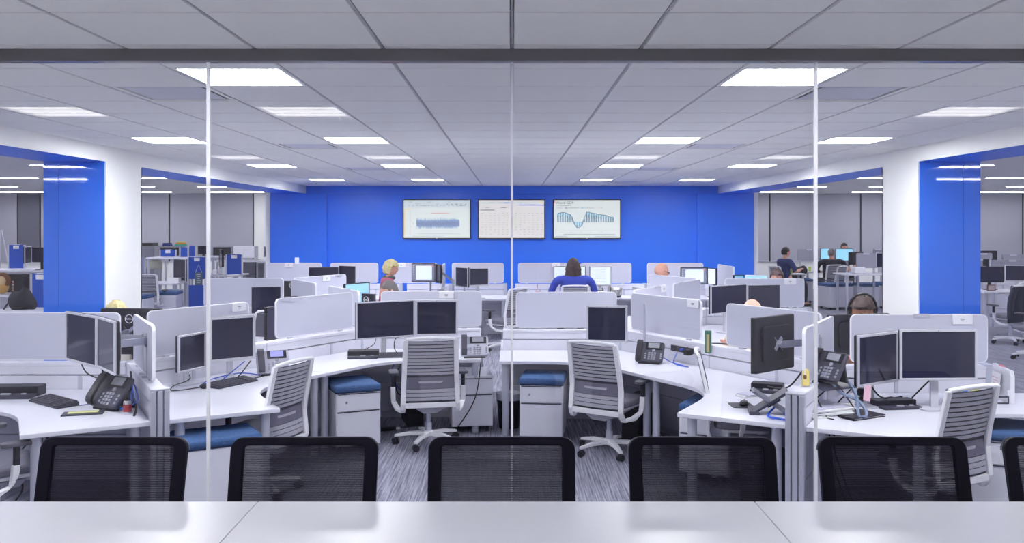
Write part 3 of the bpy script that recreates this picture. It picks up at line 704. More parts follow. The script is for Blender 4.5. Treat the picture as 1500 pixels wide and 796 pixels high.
a, b_ = M2(1256, 6.12, 1315, 6.38); monitor(a, b_, .876, 1.24, 'left silver monitor at the right picture side, with pink note', bz=.018)
a, b_ = M2(1318, 6.1, 1431, 6.12); monitor(a, b_, .93, 1.283, 'wide silver monitor at the right picture side, right of its twin', bz=.016)
b_, a = M2(150, 7.38, 238, 7.34); monitor(a, b_, .93, 1.315, 'monitor seen from the back with round maker logo, behind the left wing screen', bezel='black', back='dell', support='arm', mount=(-3.18, 6.965))
b_, a = M2(1212, 7.3, 1300, 7.45); monitor(a, b_, .93, 1.265, 'black monitor seen from the back between the right screens', bezel='black', back='hp', support='arm', mount=(2.72, 6.815))
a, b_ = M2(368.5, 10.9, 411, 11.0); monitor(a, b_, .92, 1.245, 'dark thin-framed monitor beneath the second-row screen at the left', bezel='black', bz=.008)
a, b_ = M2(390, 8.9, 424, 9.25); monitor(a, b_, .84, 1.18, 'black monitor half hidden by the large angled screen, left', bezel='black')
b_, a = M2(417, 11.95, 443, 11.9); monitor(a, b_, 1.0, 1.26, 'small monitor back with round maker logo, rear left pod', bezel='black', back='dell')
a, b_ = M2(417, 10.75, 436, 10.85); monitor(a, b_, .95, 1.14, 'small black monitor under the monitor back at the rear left pod', bezel='black')
a, b_ = M2(452.6, 15.75, 495.7, 15.85); monitor(a, b_, .93, 1.265, 'wide dark monitor in the last row at left', bezel='black', bz=.008)
a, b_ = M2(496.8, 15.85, 519, 15.6); monitor(a, b_, .93, 1.29, 'angled dark monitor beside the wide one, last row left', bezel='black', bz=.01)
a, b_ = M2(505, 10.3, 541, 10.65); monitor(a, b_, 1.0, 1.325, 'lit monitor with light blue bands beside the grey-haired man', bezel='black', content='bands', bz=.01)
a, b_ = M2(532, 9.85, 550, 9.75); monitor(b_, a, .95, 1.25, 'monitor back low in front of the grey-haired man', bezel='black', back='dell')
a, b_ = M2(603, 15.0, 637.5, 15.0); monitor(a, b_, 1.05, 1.37, 'lit monitor with a white window beside the blonde woman', bezel='black', content='doc', bz=.012, support='arm')
a, b_ = M2(638.5, 15.0, 645, 14.6); monitor(a, b_, 1.05, 1.36, 'dark monitor turned edge-on beside the lit one', bezel='black', bz=.01, support='arm')
a, b_ = M2(667.5, 15.7, 685.5, 15.35); monitor(a, b_, .93, 1.28, 'angled dark monitor left of the empty far chair', bezel='silver', bz=.014)
a, b_ = M2(687, 15.45, 716, 15.6); monitor(a, b_, .95, 1.27, 'silver monitor behind the empty far chair', bz=.018)
a, b_ = M2(811, 15.95, 858, 15.95); monitor(a, b_, .95, 1.275, 'lit monitor hidden behind the head of the woman in blue', bezel='black', content='sheet', bz=.012)
a, b_ = M2(864, 15.9, 895.5, 16.0); monitor(a, b_, .93, 1.27, 'lit monitor right of the woman in blue', bezel='silver', content='sheet', bz=.016)
a, b_ = M2(997, 15.9, 1036, 15.95); monitor(a, b_, .95, 1.26, 'lit monitor with white window right of the bald man', bezel='black', content='doc', bz=.014)
a, b_ = M2(1036.5, 15.95, 1049, 15.7); monitor(a, b_, .95, 1.25, 'angled lit monitor beside the wing screen at the right end', bezel='black', content='sheet', bz=.014)
a, b_ = M2(1075, 13.2, 1090, 13.3); monitor(a, b_, .95, 1.27, 'teal lit monitor beyond the rear right screens', bezel='black', content='teal', bz=.012, base=DT)
a, b_ = M2(1092, 13.2, 1124, 13.2); monitor(a, b_, .95, 1.27, 'monitor showing a blue landscape beyond the rear right screens', bezel='white', content='bands', bz=.014)
a, b_ = M2(1041, 10.35, 1094, 10.75); monitor(a, b_, .96, 1.30, 'left dark monitor with silver frame behind the bald head', bz=.012)
a, b_ = M2(1095, 10.85, 1143, 10.95); monitor(a, b_, .93, 1.28, 'right dark monitor behind the bald head', bz=.01)

# ------------------------------------------------------------------ small desk things
def keyboard(x, y, rz, label, w_=.44):
    t = thing('keyboard', label, 'keyboard', (x, y, DT), R(rz), 'computer keyboards')
    q = MB(); q.plate([(-w_/2, 0), (w_/2, 0), (w_/2, .012), (-w_/2, .012)], -.075, .075); 
    q = MB(); q.add([(sx*w_/2, sy*.078, z) for sx, sy, z in ((-1, -1, 0), (1, -1, 0), (1, 1, 0), (-1, 1, 0), (-1, -1, .012), (1, -1, .012), (1, 1, .03), (-1, 1, .03))], [(0, 3, 2, 1), (4, 5, 6, 7), (0, 1, 5, 4), (1, 2, 6, 5), (2, 3, 7, 6), (3, 0, 4, 7)]); q.build('case', dark2, t, bevel=.002, seg=1)
    q = MB()
    for r_ in range(6):
        for c_ in range(21):
            if c_ in (15, 19+99): continue
            q.box((-w_/2+.02+c_*(w_-.035)/20.3, -.062+r_*.025, .02+r_*.0028), (.016, .018, .008))
    q.build('keys', mat('key_grey', (74, 73, 88), .5), t, stuff=True); return t
keyboard(-3.31, 6.34, -38, 'dark keyboard lying diagonally on the left front desk')
keyboard(-2.27, 7.12, 62, 'dark keyboard in front of the large silver monitor, left', .42)
keyboard(-1.12, 8.62, 8, 'dark keyboard half hidden by the centre task chair')
def phone(x, y, rz, label, col=None, lcd=None, s=1.0, tilt=42, base=DT):
    t = thing('desk_phone', label, 'phone', (x, y, base), R(rz), 'desk phones'); t.scale = (s, s, s); bm_ = col or dark2
    tl = Matrix.Translation((0, -.08, .012)) @ Matrix.Rotation(R(tilt), 4, 'X')
    q = MB(); q.M = tl; q.prism(rrect(.26, .21, .02, 3, x0=0, z0=.105), 0, .028); q.build('body', bm_, t, bevel=.006)
    q = MB(); yb = .21*cos(R(tilt))-.08; zb = .21*sin(R(tilt)); q.add([(-.1, yb, 0), (.1, yb, 0), (.1, yb+.012, 0), (-.1, yb+.012, 0), (-.1, yb-.035, zb), (.1, yb-.035, zb), (.1, yb-.02, zb), (-.1, yb-.02, zb)], [(0, 3, 2, 1), (4, 5, 6, 7), (0, 1, 5, 4), (1, 2, 6, 5), (2, 3, 7, 6), (3, 0, 4, 7)]); q.box((0, -.07, .006), (.2, .03, .012)); q.build('foot', dark, t)
    q = MB(); q.M = tl; q.strip([(-.095, .0, .045), (-.095, .03, .062), (-.095, .105, .066), (-.095, .18, .062), (-.095, .215, .045)], (.026, 0, 0), [(0, .004, .014), (0, 0, .013), (0, 0, .010), (0, 0, .013), (0, -.004, .014)]); q.build('handset', dark if col is None else dark2, t, bevel=.006)
    q = MB(); q.M = tl; q.box((.035, .165, .031), (.155, .075, .006)); q.build('display_frame', black, t, bevel=.002, seg=1)
    q = MB(); q.M = tl; q.box((.035, .168, .0355), (.105, .052, .002)); q.build('display', lcd or mat('grey_lcd', (150, 152, 165), .3), t)
    q = MB(); q.M = tl
    for i in range(4):
        for k in range(3): q.box((.0+k*.026, .02+i*.022, .031), (.019, .015, .005))
    for k in range(2):
        for i in range(3): q.box((-.035+k*.145, .03+i*.024, .031), (.014, .014, .005))
    q.lathe([(.014, .028), (.013, .034)], 12, (.035, .115, 0)); q.build('keypad', mat('keypad_grey', (150, 150, 166), .5), t, stuff=True)
    return t
phone(-2.80, 6.20, -30, 'black desk phone beside the can on the left front desk', tilt=52, s=1.15)
phone(-2.08, 7.62, 22, 'silver desk phone with glowing violet display, left', mat('phone_silver', (180, 180, 198), .4), e_lcd, tilt=50, s=1.05)
phone(-.37, 8.62, 4, 'silver desk phone right of the centre task chair', mat('phone_silver', (180, 180, 198), .4), tilt=48, s=1.05)
phone(1.30, 8.25, -20, 'dark desk phone on the curved desk right of the centre', tilt=50)
phone(1.55, 15.85, 12, 'pale desk phone right of the woman in blue', silver, tilt=40)
phone(1.85, 15.85, -14, 'dark desk phone on the last row desk, right', tilt=45)
def dock(x, y, rz, label, w_=.32, d=.2, h=.06):
    t = thing('docking_station', label, 'dock', (x, y, DT), R(rz), 'docking stations')
    q = MB(); q.prism(rrect(w_, d*.6, .01, 2, x0=0, z0=d*.2), 0, h); q.build('body', dark, t, bevel=.004, seg=1)
    q = MB(); q.prism(rrect(w_*.96, d*.5, .01, 2, x0=0, z0=-d*.3), 0, h*.35); q.build('tray', dark2, t, bevel=.003, seg=1)
    q = MB(); q.box((0, -d*.3, h*.35+.004), (w_*.16, .02, .008)); q.box((w_*.3, -d*.25, h*.35+.003), (.03, .02, .006)); q.build('connector', silver, t); return t
dock(-3.78, 6.62, 3, 'black docking station at the left picture edge', .42, .24, .075)
dock(-1.45, 8.56, 6, 'black docking station on the desk below the wide silver monitor', .30, .2, .07)
dock(1.98, 6.82, -25, 'black docking station under the monitor seen from the back', .24, .2, .06)
dock(2.72, 6.22, 8, 'flat dark docking station under the right monitors', .30, .18, .05)
def simple(name, label, cat, loc, rz, parts, group=None):
    t = thing(name, label, cat, loc, R(rz), group)
    for nm, q, m, kw in parts: q.build(nm, m, t, **kw)
    return t
q = MB(); q.lathe([(.038, 0), (.045, .01), (.045, .10), (.042, .10), (.04, .012)], 20); q2 = MB(); q2.tube(smooth_path([(.044, 0, .08), (.075, 0, .075), (.078, 0, .04), (.044, 0, .025)], 4), .006, 8)
simple('mug', 'white round mug behind the black phone on the left front desk', 'mug', (-3.13, 6.70, DT), 20, [('cup', q, rim_m, dict(smooth=True)), ('handle', q2, rim_m, dict(smooth=True))])
q = MB(); q.lathe([(.022, 0), (.027, .006), (.027, .085), (.022, .095)], 16); q2 = MB(); q2.lathe([(.0275, .02), (.0275, .07)], 16)
simple('drink_can', 'small red and silver can in front of the wing post, left', 'can', (-2.62, 5.98, DT), 0, [('can', q, chrome, dict(smooth=True)), ('band', q2, mat('red_band', (150, 50, 60), .4), dict(smooth=True))])
q = MB(); q.box((0, 0, .004), (.26, .13, .008)); q2 = MB(); q2.box((0, .005, .01), (.19, .055, .004))
simple('note_holder', 'dark tray with a yellow note in front of the keyboard, left', 'tray', (-2.93, 6.0, DT), 18, [('tray', q, dark2, dict(bevel=.002)), ('note', q2, yellow, {})])
q = MB(); q.prism(rrect(.16, .18, .02, 3), 0, .004); tag(q.build('mouse_pad', dark, None), 'dark mouse pad on the right front desk', 'mouse pad').location = (1.64, 6.27, DT)
def mouse(x, y, z, rz, label):
    t = thing('mouse', label, 'mouse', (x, y, z), R(rz)); q = MB(); q.ell((0, 0, .012), (.032, .055, .022), 14, 8, lambda p, u: (p[0], p[1], max(0, p[2]))); q.build('shell', dark, t, smooth=True); q = MB(); q.tube([(0, .02, .033), (0, .034, .030)], .004, 6); q.build('wheel', dark2, t)
mouse(1.66, 6.28, DT+.004, -20, 'black mouse on the dark pad, right front desk'); mouse(-2.44, 6.95, DT, 30, 'black mouse beside the keyboard, left')
# tablet easel
q = MB(); q.plate([(-.14, 0), (-.115, 0), (.12, .155), (.105, .17)], -.09, .09); q2 = MB(); q2.plate([(.11, 0), (.135, .005), (-.105, .16), (-.125, .15)], -.075, .085); q3 = MB(); q3.box((-.11, 0, .012), (.07, .2, .024)); q4 = MB(); q4.box((.02, -.093, .085), (.10, .004, .012), ry=R(-33))
simple('tablet_easel', 'folded grey tablet stand standing like an X, right front desk', 'stand', (1.77, 6.02, DT), -12, [('front_panel', q, dark2, dict(bevel=.003)), ('back_panel', q2, mat('stand_grey', (120, 120, 140), .5), dict(bevel=.003)), ('foot', q3, dark2, dict(bevel=.006)), ('trim_strip', q4, dark, {})])
q = MB(); q.plate([(-.025, 0), (.025, 0), (.022, .10), (.0, .118), (-.022, .10)], -.012, .012); q2 = MB(); q2.ell((-.006, -.013, .06), (.011, .003, .016), 10, 6)
simple('snack_bag', 'small yellow bag with a brown spot on top of the right wing partition', 'bag', (1.95, 5.83, LW+.012), -10, [('bag', q, mat('snack_yellow', (236, 214, 130), .6), dict(bevel=.006)), ('spot', q2, mat('snack_brown', (110, 80, 60), .6), {})])
q = MB(); q.plate([(-.028, 0), (.028, 0), (.028, .2), (-.028, .2)], -.02, .02); q2 = MB(); q2.plate([(-.012, .01), (.012, .01), (.012, .17), (-.012, .17)], -.023, -.02)
simple('tea_carton', 'tall green and tan carton standing in the gap between two white screens', 'carton', (at(1042.5, 7.78), 7.92, LW-.07), -20, [('box', q, mat('carton_green', (60, 120, 105), .6), dict(bevel=.003)), ('label_panel', q2, mat('carton_tan', (196, 170, 120), .6), {})])
# chrome screen-tube and power strip
q = MB(); q.tube([(0, 0, 0), (0, 0, .40)], .014, 12); tag(q.build('mounting_tube', alu, None, smooth=True), 'upright chrome tube in front of the name-plated white screen', 'tube').location = (at(944, 8.45), 8.45, DT+.14)
# yellow / white papers on the right
def paper_stack(x, y, rz, n, label, w_=.30, d=.22, z=DT):
    t = thing('paper_stack', label, 'papers', (x, y, z), R(rz), None)
    for i in range(n):
        q = MB(); q.box((random.uniform(-.012, .012), random.uniform(-.012, .012), .004+i*.008), (w_, d, .006), rz=random.uniform(-.12, .12)); q.build('sheet', paper, t)
    q = MB(); q.box((0, 0, n*.008+.004), (w_*.9, d*.9, .004), rz=.2); q.build('cover', mat('lilac_folder', (196, 194, 220), .7), t)
paper_stack(2.12, 6.0, 15, 7, 'messy stack of papers under the wire stand beside the right post', .32, .26)
paper_stack(2.32, 6.3, -25, 4, 'pile of white papers left of the right monitors', .24, .2)
paper_stack(1.80, 6.62, 20, 2, 'few papers and notes near the easel, right front desk', .18, .13)
# binder under stand
q = MB(); q.box((0, 0, .015), (.30, .2, .004)); q.box((0, 0, .003), (.30, .2, .004)); q.box((-.148, 0, .009), (.004, .2, .016)); q2 = MB(); q2.box((.003, 0, .009), (.28, .185, .009))
simple('ring_binder', 'black ring binder on the desk by the right post', 'binder', (2.33, 5.92, DT), 28, [('cover', q, dark, {}), ('pages', q2, paper, {})])
# phone on wire stand
t = thing('wire_stand', 'dark angled wire phone stand beside the right post', 'stand', (2.18, 6.02, DT), R(24))
q = MB(); q.box((0, 0, .20), (.30, .20, .006), rx=R(12)); q.build('shelf', dark2, t, bevel=.002)
for sx in (-1, 1):
    q = MB(); q.tube([(sx*.12, .085, .215), (sx*.14, -.12, .0), (sx*.14, -.18, .004)], .005, 8); q.tube([(sx*.12, -.085, .18), (sx*.14, .12, .0)], .005, 8); q.build('leg', dark, t)
phone(2.2, 6.04, -62, 'dark desk phone tipped up on the wire stand, handset toward the screen', tilt=58, base=DT+.215)
# document holder right edge
t = thing('desk_organiser', 'white slanted file holder with a pinned note at the right monitor', 'file holder', (3.62, 6.50, DT), -8)
q = MB(); q.plate([(-.16, 0), (.17, 0), (.17, .20), (.15, .235), (-.16, .245)], 0, .03); q.plate([(-.16, 0), (.17, 0), (.165, .1), (.0, .02)], -.02, 0); q.build('holder', rim_m, t, bevel=.003)
q = MB(); q.box((-.03, -.026, .12), (.15, .004, .15), rx=R(-6)); nt = q.build('note', paper, t)
q = MB()
for k in range(4): q.box((-.03+.01*(k % 2), -.031, .16-k*.022), (.11-.02*k, .001, .004))
q.build('lettering', mat('faint_pink_ink', (226, 150, 170), .8), nt)
q = MB(); q.box((-.02, .015, .247), (.08, .02, .004)); q.build('tab', mat('pink_tab', (232, 120, 140), .7), t)
q = MB(); q.tube(smooth_path([(-.03, 0, .004), (.06, 0, .004), (.06, 0, .05), (-.03, 0, .05)], 1), .006, 8); tag(q.build('bookend', dark2, None), 'small dark wire bookend beside the file holder', 'bookend').location = (3.52, 6.33, DT)
t = thing('desk_caddy', 'clear pen caddy with a blue marker behind the right task chair', 'caddy', (3.24, 6.45, DT), 0)
q = MB(); q.lathe([(.045, 0), (.05, .08), (.046, .08), (.042, .006)], 16); q.build('cup', mat('smoky_plastic', (150, 152, 170), .15), t, smooth=True)
q = MB(); q.box((.09, 0, .05), (.028, .03, .10)); q.build('marker', mat('marker_blue', (50, 130, 215), .4), t, bevel=.004)
q = MB(); q.box((.15, -.02, .06), (.06, .01, .12)); q.build('sticky_note', yellow, t)
# round black webcams / speakers
for i, (px_, Y, nm) in enumerate(((1262, 6.45, 'left'), (1274, 6.62, 'right'))):
    q = MB(); q.lathe([(.03, 0), (.032, .008), (.012, .014), (.012, .03), (.03, .04), (.034, .07), (.024, .092)], 16); o = q.build('webcam', black, None, smooth=True); o.location = (at(px_, Y), Y, DT); tag(o, 'small round black webcam on the desk, %s one of two under the right monitors' % nm, 'webcam', 'round webcams')
q = MB(); q.box((0, -.002, 0), (.05, .003, .11), ry=.08); o = q.build('pink_note', mat('pink_paper', (238, 196, 214), .8), None); o.location = (at(1272, 6.12), 6.14, DT+.115); tag(o, 'pink slip hanging below the left right-hand monitor', 'note')
# power strip on the wall of the right centre desk
M_ = NR2-(-dDR)*0
pw = NR2+dDR*1.0+Vector((-.866, -.5))*.062
t = thing('power_strip', 'black power strip clipped to the low partition with plugs', 'power strip', (pw.x, pw.y, DT+.125), R(-60))
q = MB(); q.box((0, 0, 0), (.30, .02, .055)); q.build('strip', dark, t, bevel=.003)
for k in range(3): q = MB(); q.box((-.1+k*.06, -.012, 0), (.03, .006, .03)); q.build('socket', dark2, t)
q = MB(); q.box((.12, -.035, -.01), (.06, .06, .05)); q.build('plug', black, t, bevel=.006)
q = MB(); q.box((.03, -.025, .005), (.035, .03, .02)); q.build('plug', cable_u, t, bevel=.003)
# cables
def cable(pts, m, label, r=.0045, col='black'):
    q = MB(); q.tube(smooth_path(pts, 8), r, 6); o = q.build('cable', m, None, smooth=True); tag(o, label, 'cable', 'loose cables'); return o
cable([(pw.x-.05, pw.y-.03, .82), (pw.x-.1, pw.y-.12, .735), (1.6, 7.95, .726), (1.48, 8.16, .74), (1.4, 8.22, .78)], cable_u, 'blue cable from the dark phone to the power strip')
cable([(pw.x+.02, pw.y-.05, .86), (pw.x+.12, pw.y-.06, .90), (pw.x+.30, pw.y-.34, .945), (2.03, 7.6, .945)], cable_b, 'black cable looping along the partition top from the power strip', .006)
cable([(-1.35, 8.75, .92), (-1.36, 8.66, .84), (-1.45, 8.62, .79)], cable_b, 'short black cable below the wide silver monitor')
cable([(-1.02, 8.80, .9), (-1.16, 8.82, .88), (-1.18, 8.8, .78), (-1.12, 8.72, .726)], cable_b, 'black cable curling down to the centre keyboard')
cable([(-2.24, 7.36, .87), (-2.34, 7.28, .78), (-2.4, 7.2, .73), (-2.5, 7.12, .726), (-2.48, 7.3, .735), (-2.3, 7.42, .76), (-2.15, 7.5, .73)], cable_u, 'tangled blue cable under the large silver monitor, left')
cable([(-2.2, 7.40, .87), (-2.28, 7.3, .75), (-2.36, 7.26, .73), (-2.2, 7.3, .727), (-2.1, 7.5, .73)], cable_b, 'black cable under the large silver monitor, left', .005)
cable([(-2.68, 7.2, .83), (-2.62, 7.14, .76), (-2.7, 7.0, .727), (-2.62, 6.8, .727), (-2.44, 6.98, .727)], cable_b, 'black cable from the small sideways monitor', .004)
cable([(-2.98, 6.35, 1.05), (-2.92, 6.32, .88), (-2.8, 6.25, .92), (-2.72, 6.2, .78), (-2.72, 6.05, .727)], cable_b, 'black cable looping behind the black phone, left', .006)
cable([(-2.70, 6.2, .92), (-2.63, 6.1, .80), (-2.70, 6.05, .74), (-2.58, 6.05, .80), (-2.70, 6.25, .88), (-2.62, 6.02, .76)], cable_u, 'blue cable coil by the left wing post', .005)
cable([(-2.78, 6.4, .94), (-2.66, 6.16, .82), (-2.56, 5.98, .76), (-2.54, 5.9, .728)], cable_b, 'thick black cable by the left wing post', .008)
cable([(-3.1, 6.3, 1.04), (-3.12, 6.45, .92), (-3.0, 6.5, .84), (-3.1, 6.6, .727)], cable_b, 'black cable hanging from the left angled monitor', .005)
cable([(-3.03, 6.15, .745), (-2.98, 6.35, .73), (-3.05, 6.5, .728), (-2.95, 6.3, .75)], cable_g, 'grey cable between keyboard and phone, left')
cable([(2.06, 6.15, 1.02), (2.0, 6.3, .86), (1.98, 6.5, .80), (1.95, 6.7, .78)], cable_b, 'black cable from the turned monitor to its dock', .006)
cable([(1.86, 6.05, .74), (1.82, 5.8, .727), (1.75, 5.78, .735), (1.72, 5.9, .727), (1.8, 6.02, .76)], cable_u, 'blue cable coiled by the right wing post', .008)
cable([(2.12, 6.0, 1.0), (2.22, 5.95, .88), (2.34, 5.92, .82), (2.36, 5.84, .75), (2.30, 5.82, .745), (2.33, 5.95, .86), (2.28, 6.05, .98)], cable_g, 'grey coiled handset cord hanging from the tipped phone', .010)
cable([(2.1, 6.18, 1.05), (2.02, 6.1, 1.0), (1.98, 5.95, .86), (1.98, 5.88, .80)], cable_b, 'black cable over the edge of the wire stand', .006)
cable([(2.55, 6.28, .88), (2.6, 6.22, .80), (2.7, 6.3, .76), (2.62, 6.36, .735), (2.82, 6.34, .77)], cable_b, 'black cable knot beneath the left right-hand monitor', .006)
cable([(3.0, 6.25, .93), (2.92, 6.3, .82), (2.86, 6.28, .77), (2.84, 6.24, .755)], cable_b, 'black cable from the wide right monitor to its dock', .006)
cable([(2.42, 6.5, .73), (2.5, 6.35, .76), (2.66, 6.42, .735), (2.8, 6.48, .74), (2.75, 6.3, .76)], cable_b, 'black cable lying behind the flat dock', .005)
cable([(-.30, 8.46, .70), (-.33, 8.42, .45), (-.38, 8.36, .30), (-.50, 8.3, .12), (-.62, 8.3, .006), (-.9, 8.75, .006), (-1.05, 8.72, .006), (-1.25, 8.7, .006)], cable_b, 'long black cable drooping to the carpet behind the centre chair', .006)
for k, (x, y) in enumerate(((-1.08, 8.72), (-1.0, 8.85), (-1.15, 8.9), (-.92, 8.9))):
    cable([(x, y, .69), (x-.07, y-.05, .5), (x+.04*(k-1), y, .33), (x+.1, y-.04, .42), (x+.06, y+.02, .55)], (cable_b, cable_b, cable_u, cable_b)[k], 'hanging cable loop under the desk left of the centre chair, %s' % ('front black one', 'middle black one', 'blue one', 'rearmost black one')[k], .005)
for k, (x, y) in enumerate(((-3.42, 6.1), (-3.3, 6.15), (-3.36, 6.25))):
    cable([(x, y, .69), (x+.05, y, .5), (x-.06, y-.02, .36), (x+.02, y, .2), (x-.05, y+.04, .08)], cable_b, 'black cable hanging under the left front desk, %s' % ('nearest', 'middle', 'rear')[k], .006)
for k, (x, y) in enumerate(((2.15, 5.9), (2.22, 6.0))):
    cable([(x, y, .69), (x-.02, y, .5), (x+.04, y, .3), (x+.1, y-.04, .12), (x+.2, y-.1, .006)], cable_b, 'black cable falling to the floor right of the right post, %s' % ('front', 'rear')[k], .006)
t = thing('cable_plug', 'black power block on the carpet left of the centre chair', 'power block', (-1.22, 8.6, 0), R(20)); q = MB(); q.box((0, 0, .018), (.16, .06, .036)); q.build('block', black, t, bevel=.005); q = MB(); q.box((.1, 0, .015), (.05, .03, .02)); q.build('connector', rim_m, t, bevel=.003)
# computer towers and waste bin beneath desks
def tower(x, y, rz, label, h=.40, z=0):
    t = thing('computer_tower', label, 'computer', (x, y, z), R(rz), 'computer towers under desks'); q = MB(); q.box((0, 0, h/2), (.17, .40, h)); q.build('case', dark, t, bevel=.006); q = MB(); q.box((0, -.202, h*.6), (.14, .006, h*.6)); q.build('front_panel', black, t, bevel=.003)
    q = MB(); q.tube([(0.04, -.204, h*.85), (.04, -.21, h*.85)], .009, 10); q.build('power_button', silver, t)
tower(-1.02, 8.98, 15, 'dark computer tower under the desk behind the centre chair'); tower(1.2, 8.35, -30, 'dark computer tower under the desk behind the right centre chair'); tower(1.82, 6.2, -60, 'dark computer tower under the right front desk'); tower(3.62, 6.45, 0, 'dark computer tower at the right picture edge')
t = thing('waste_bin', 'black waste bin with a liner in the gap beside the centre joint', 'bin', (-.03, 8.75, 0)); q = MB(); q.lathe([(.10, 0), (.125, .33), (.12, .33), (.097, .01)], 4*5); q.build('bin', dark, t, smooth=True); q = MB(); q.lathe([(.127, .28), (.13, .345), (.122, .345)], 20); q.build('liner', mat('clear_liner', (190, 192, 208), .5), t, smooth=True)
# things on the last row: cups, boxes, books
def cup(px_, Y, z, label, col, lid=None, straw=None):
    t = thing('paper_cup', label, 'cup', (at(px_, Y), Y, z)); q = MB(); q.lathe([(.03, 0), (.042, .12)], 14); q.build('cup', col, t, smooth=True)
    q = MB(); q.lathe([(.044, .12), (.04, .132)], 14); q.build('lid', rim_m, t, smooth=True)
    if straw: q = MB(); q.tube([(0, 0, .13), (.015, 0, .24)], .005, 6); q.build('straw', straw, t)
cup(786.5, 15.8, DT, 'pink patterned cup with a red straw left of the woman in blue', mat('pink_cup', (236, 168, 178), .5), straw=mat('red_straw', (210, 60, 80), .5))
q = MB(); q.box((0, 0, .05), (.13, .1, .10)); q2 = MB(); q2.box((0, -.052, .05), (.09, .004, .05), ry=.3)
simple('tissue_pack', 'blue and white snack pack beside the pink cup', 'pack', (at(771, 15.8), 15.8, DT), 10, [('pack', q, mat('pack_blue', (70, 90, 190), .5), dict(bevel=.02)), ('patch', q2, rim_m, {})])
q = MB(); q.box((0, 0, .06), (.07, .05, .12)); tag(q.build('small_box', rim_m, None, bevel=.004), 'small white box on top of the leftmost last-row screen', 'box').location = (at(435, FY), FY, LW+.37)
for i, (px_, cc, nm) in enumerate(((598, dark, 'black'), (606, mat('thing_blue', (60, 90, 170), .5), 'blue'), (616, mat('thing_orange', (220, 130, 70), .5), 'orange'), (622, dark2, 'grey'))):
    q = MB(); q.prism(rrect(.09, .07, .02, 3), 0, .07+.01*i); o = q.build('desk_gadget', cc, None, bevel=.008); o.location = (at(px_, 15.7), 15.7, DT); tag(o, 'small %s object on the desk below the lit monitor' % nm, 'gadget', 'gadgets below the lit monitor')
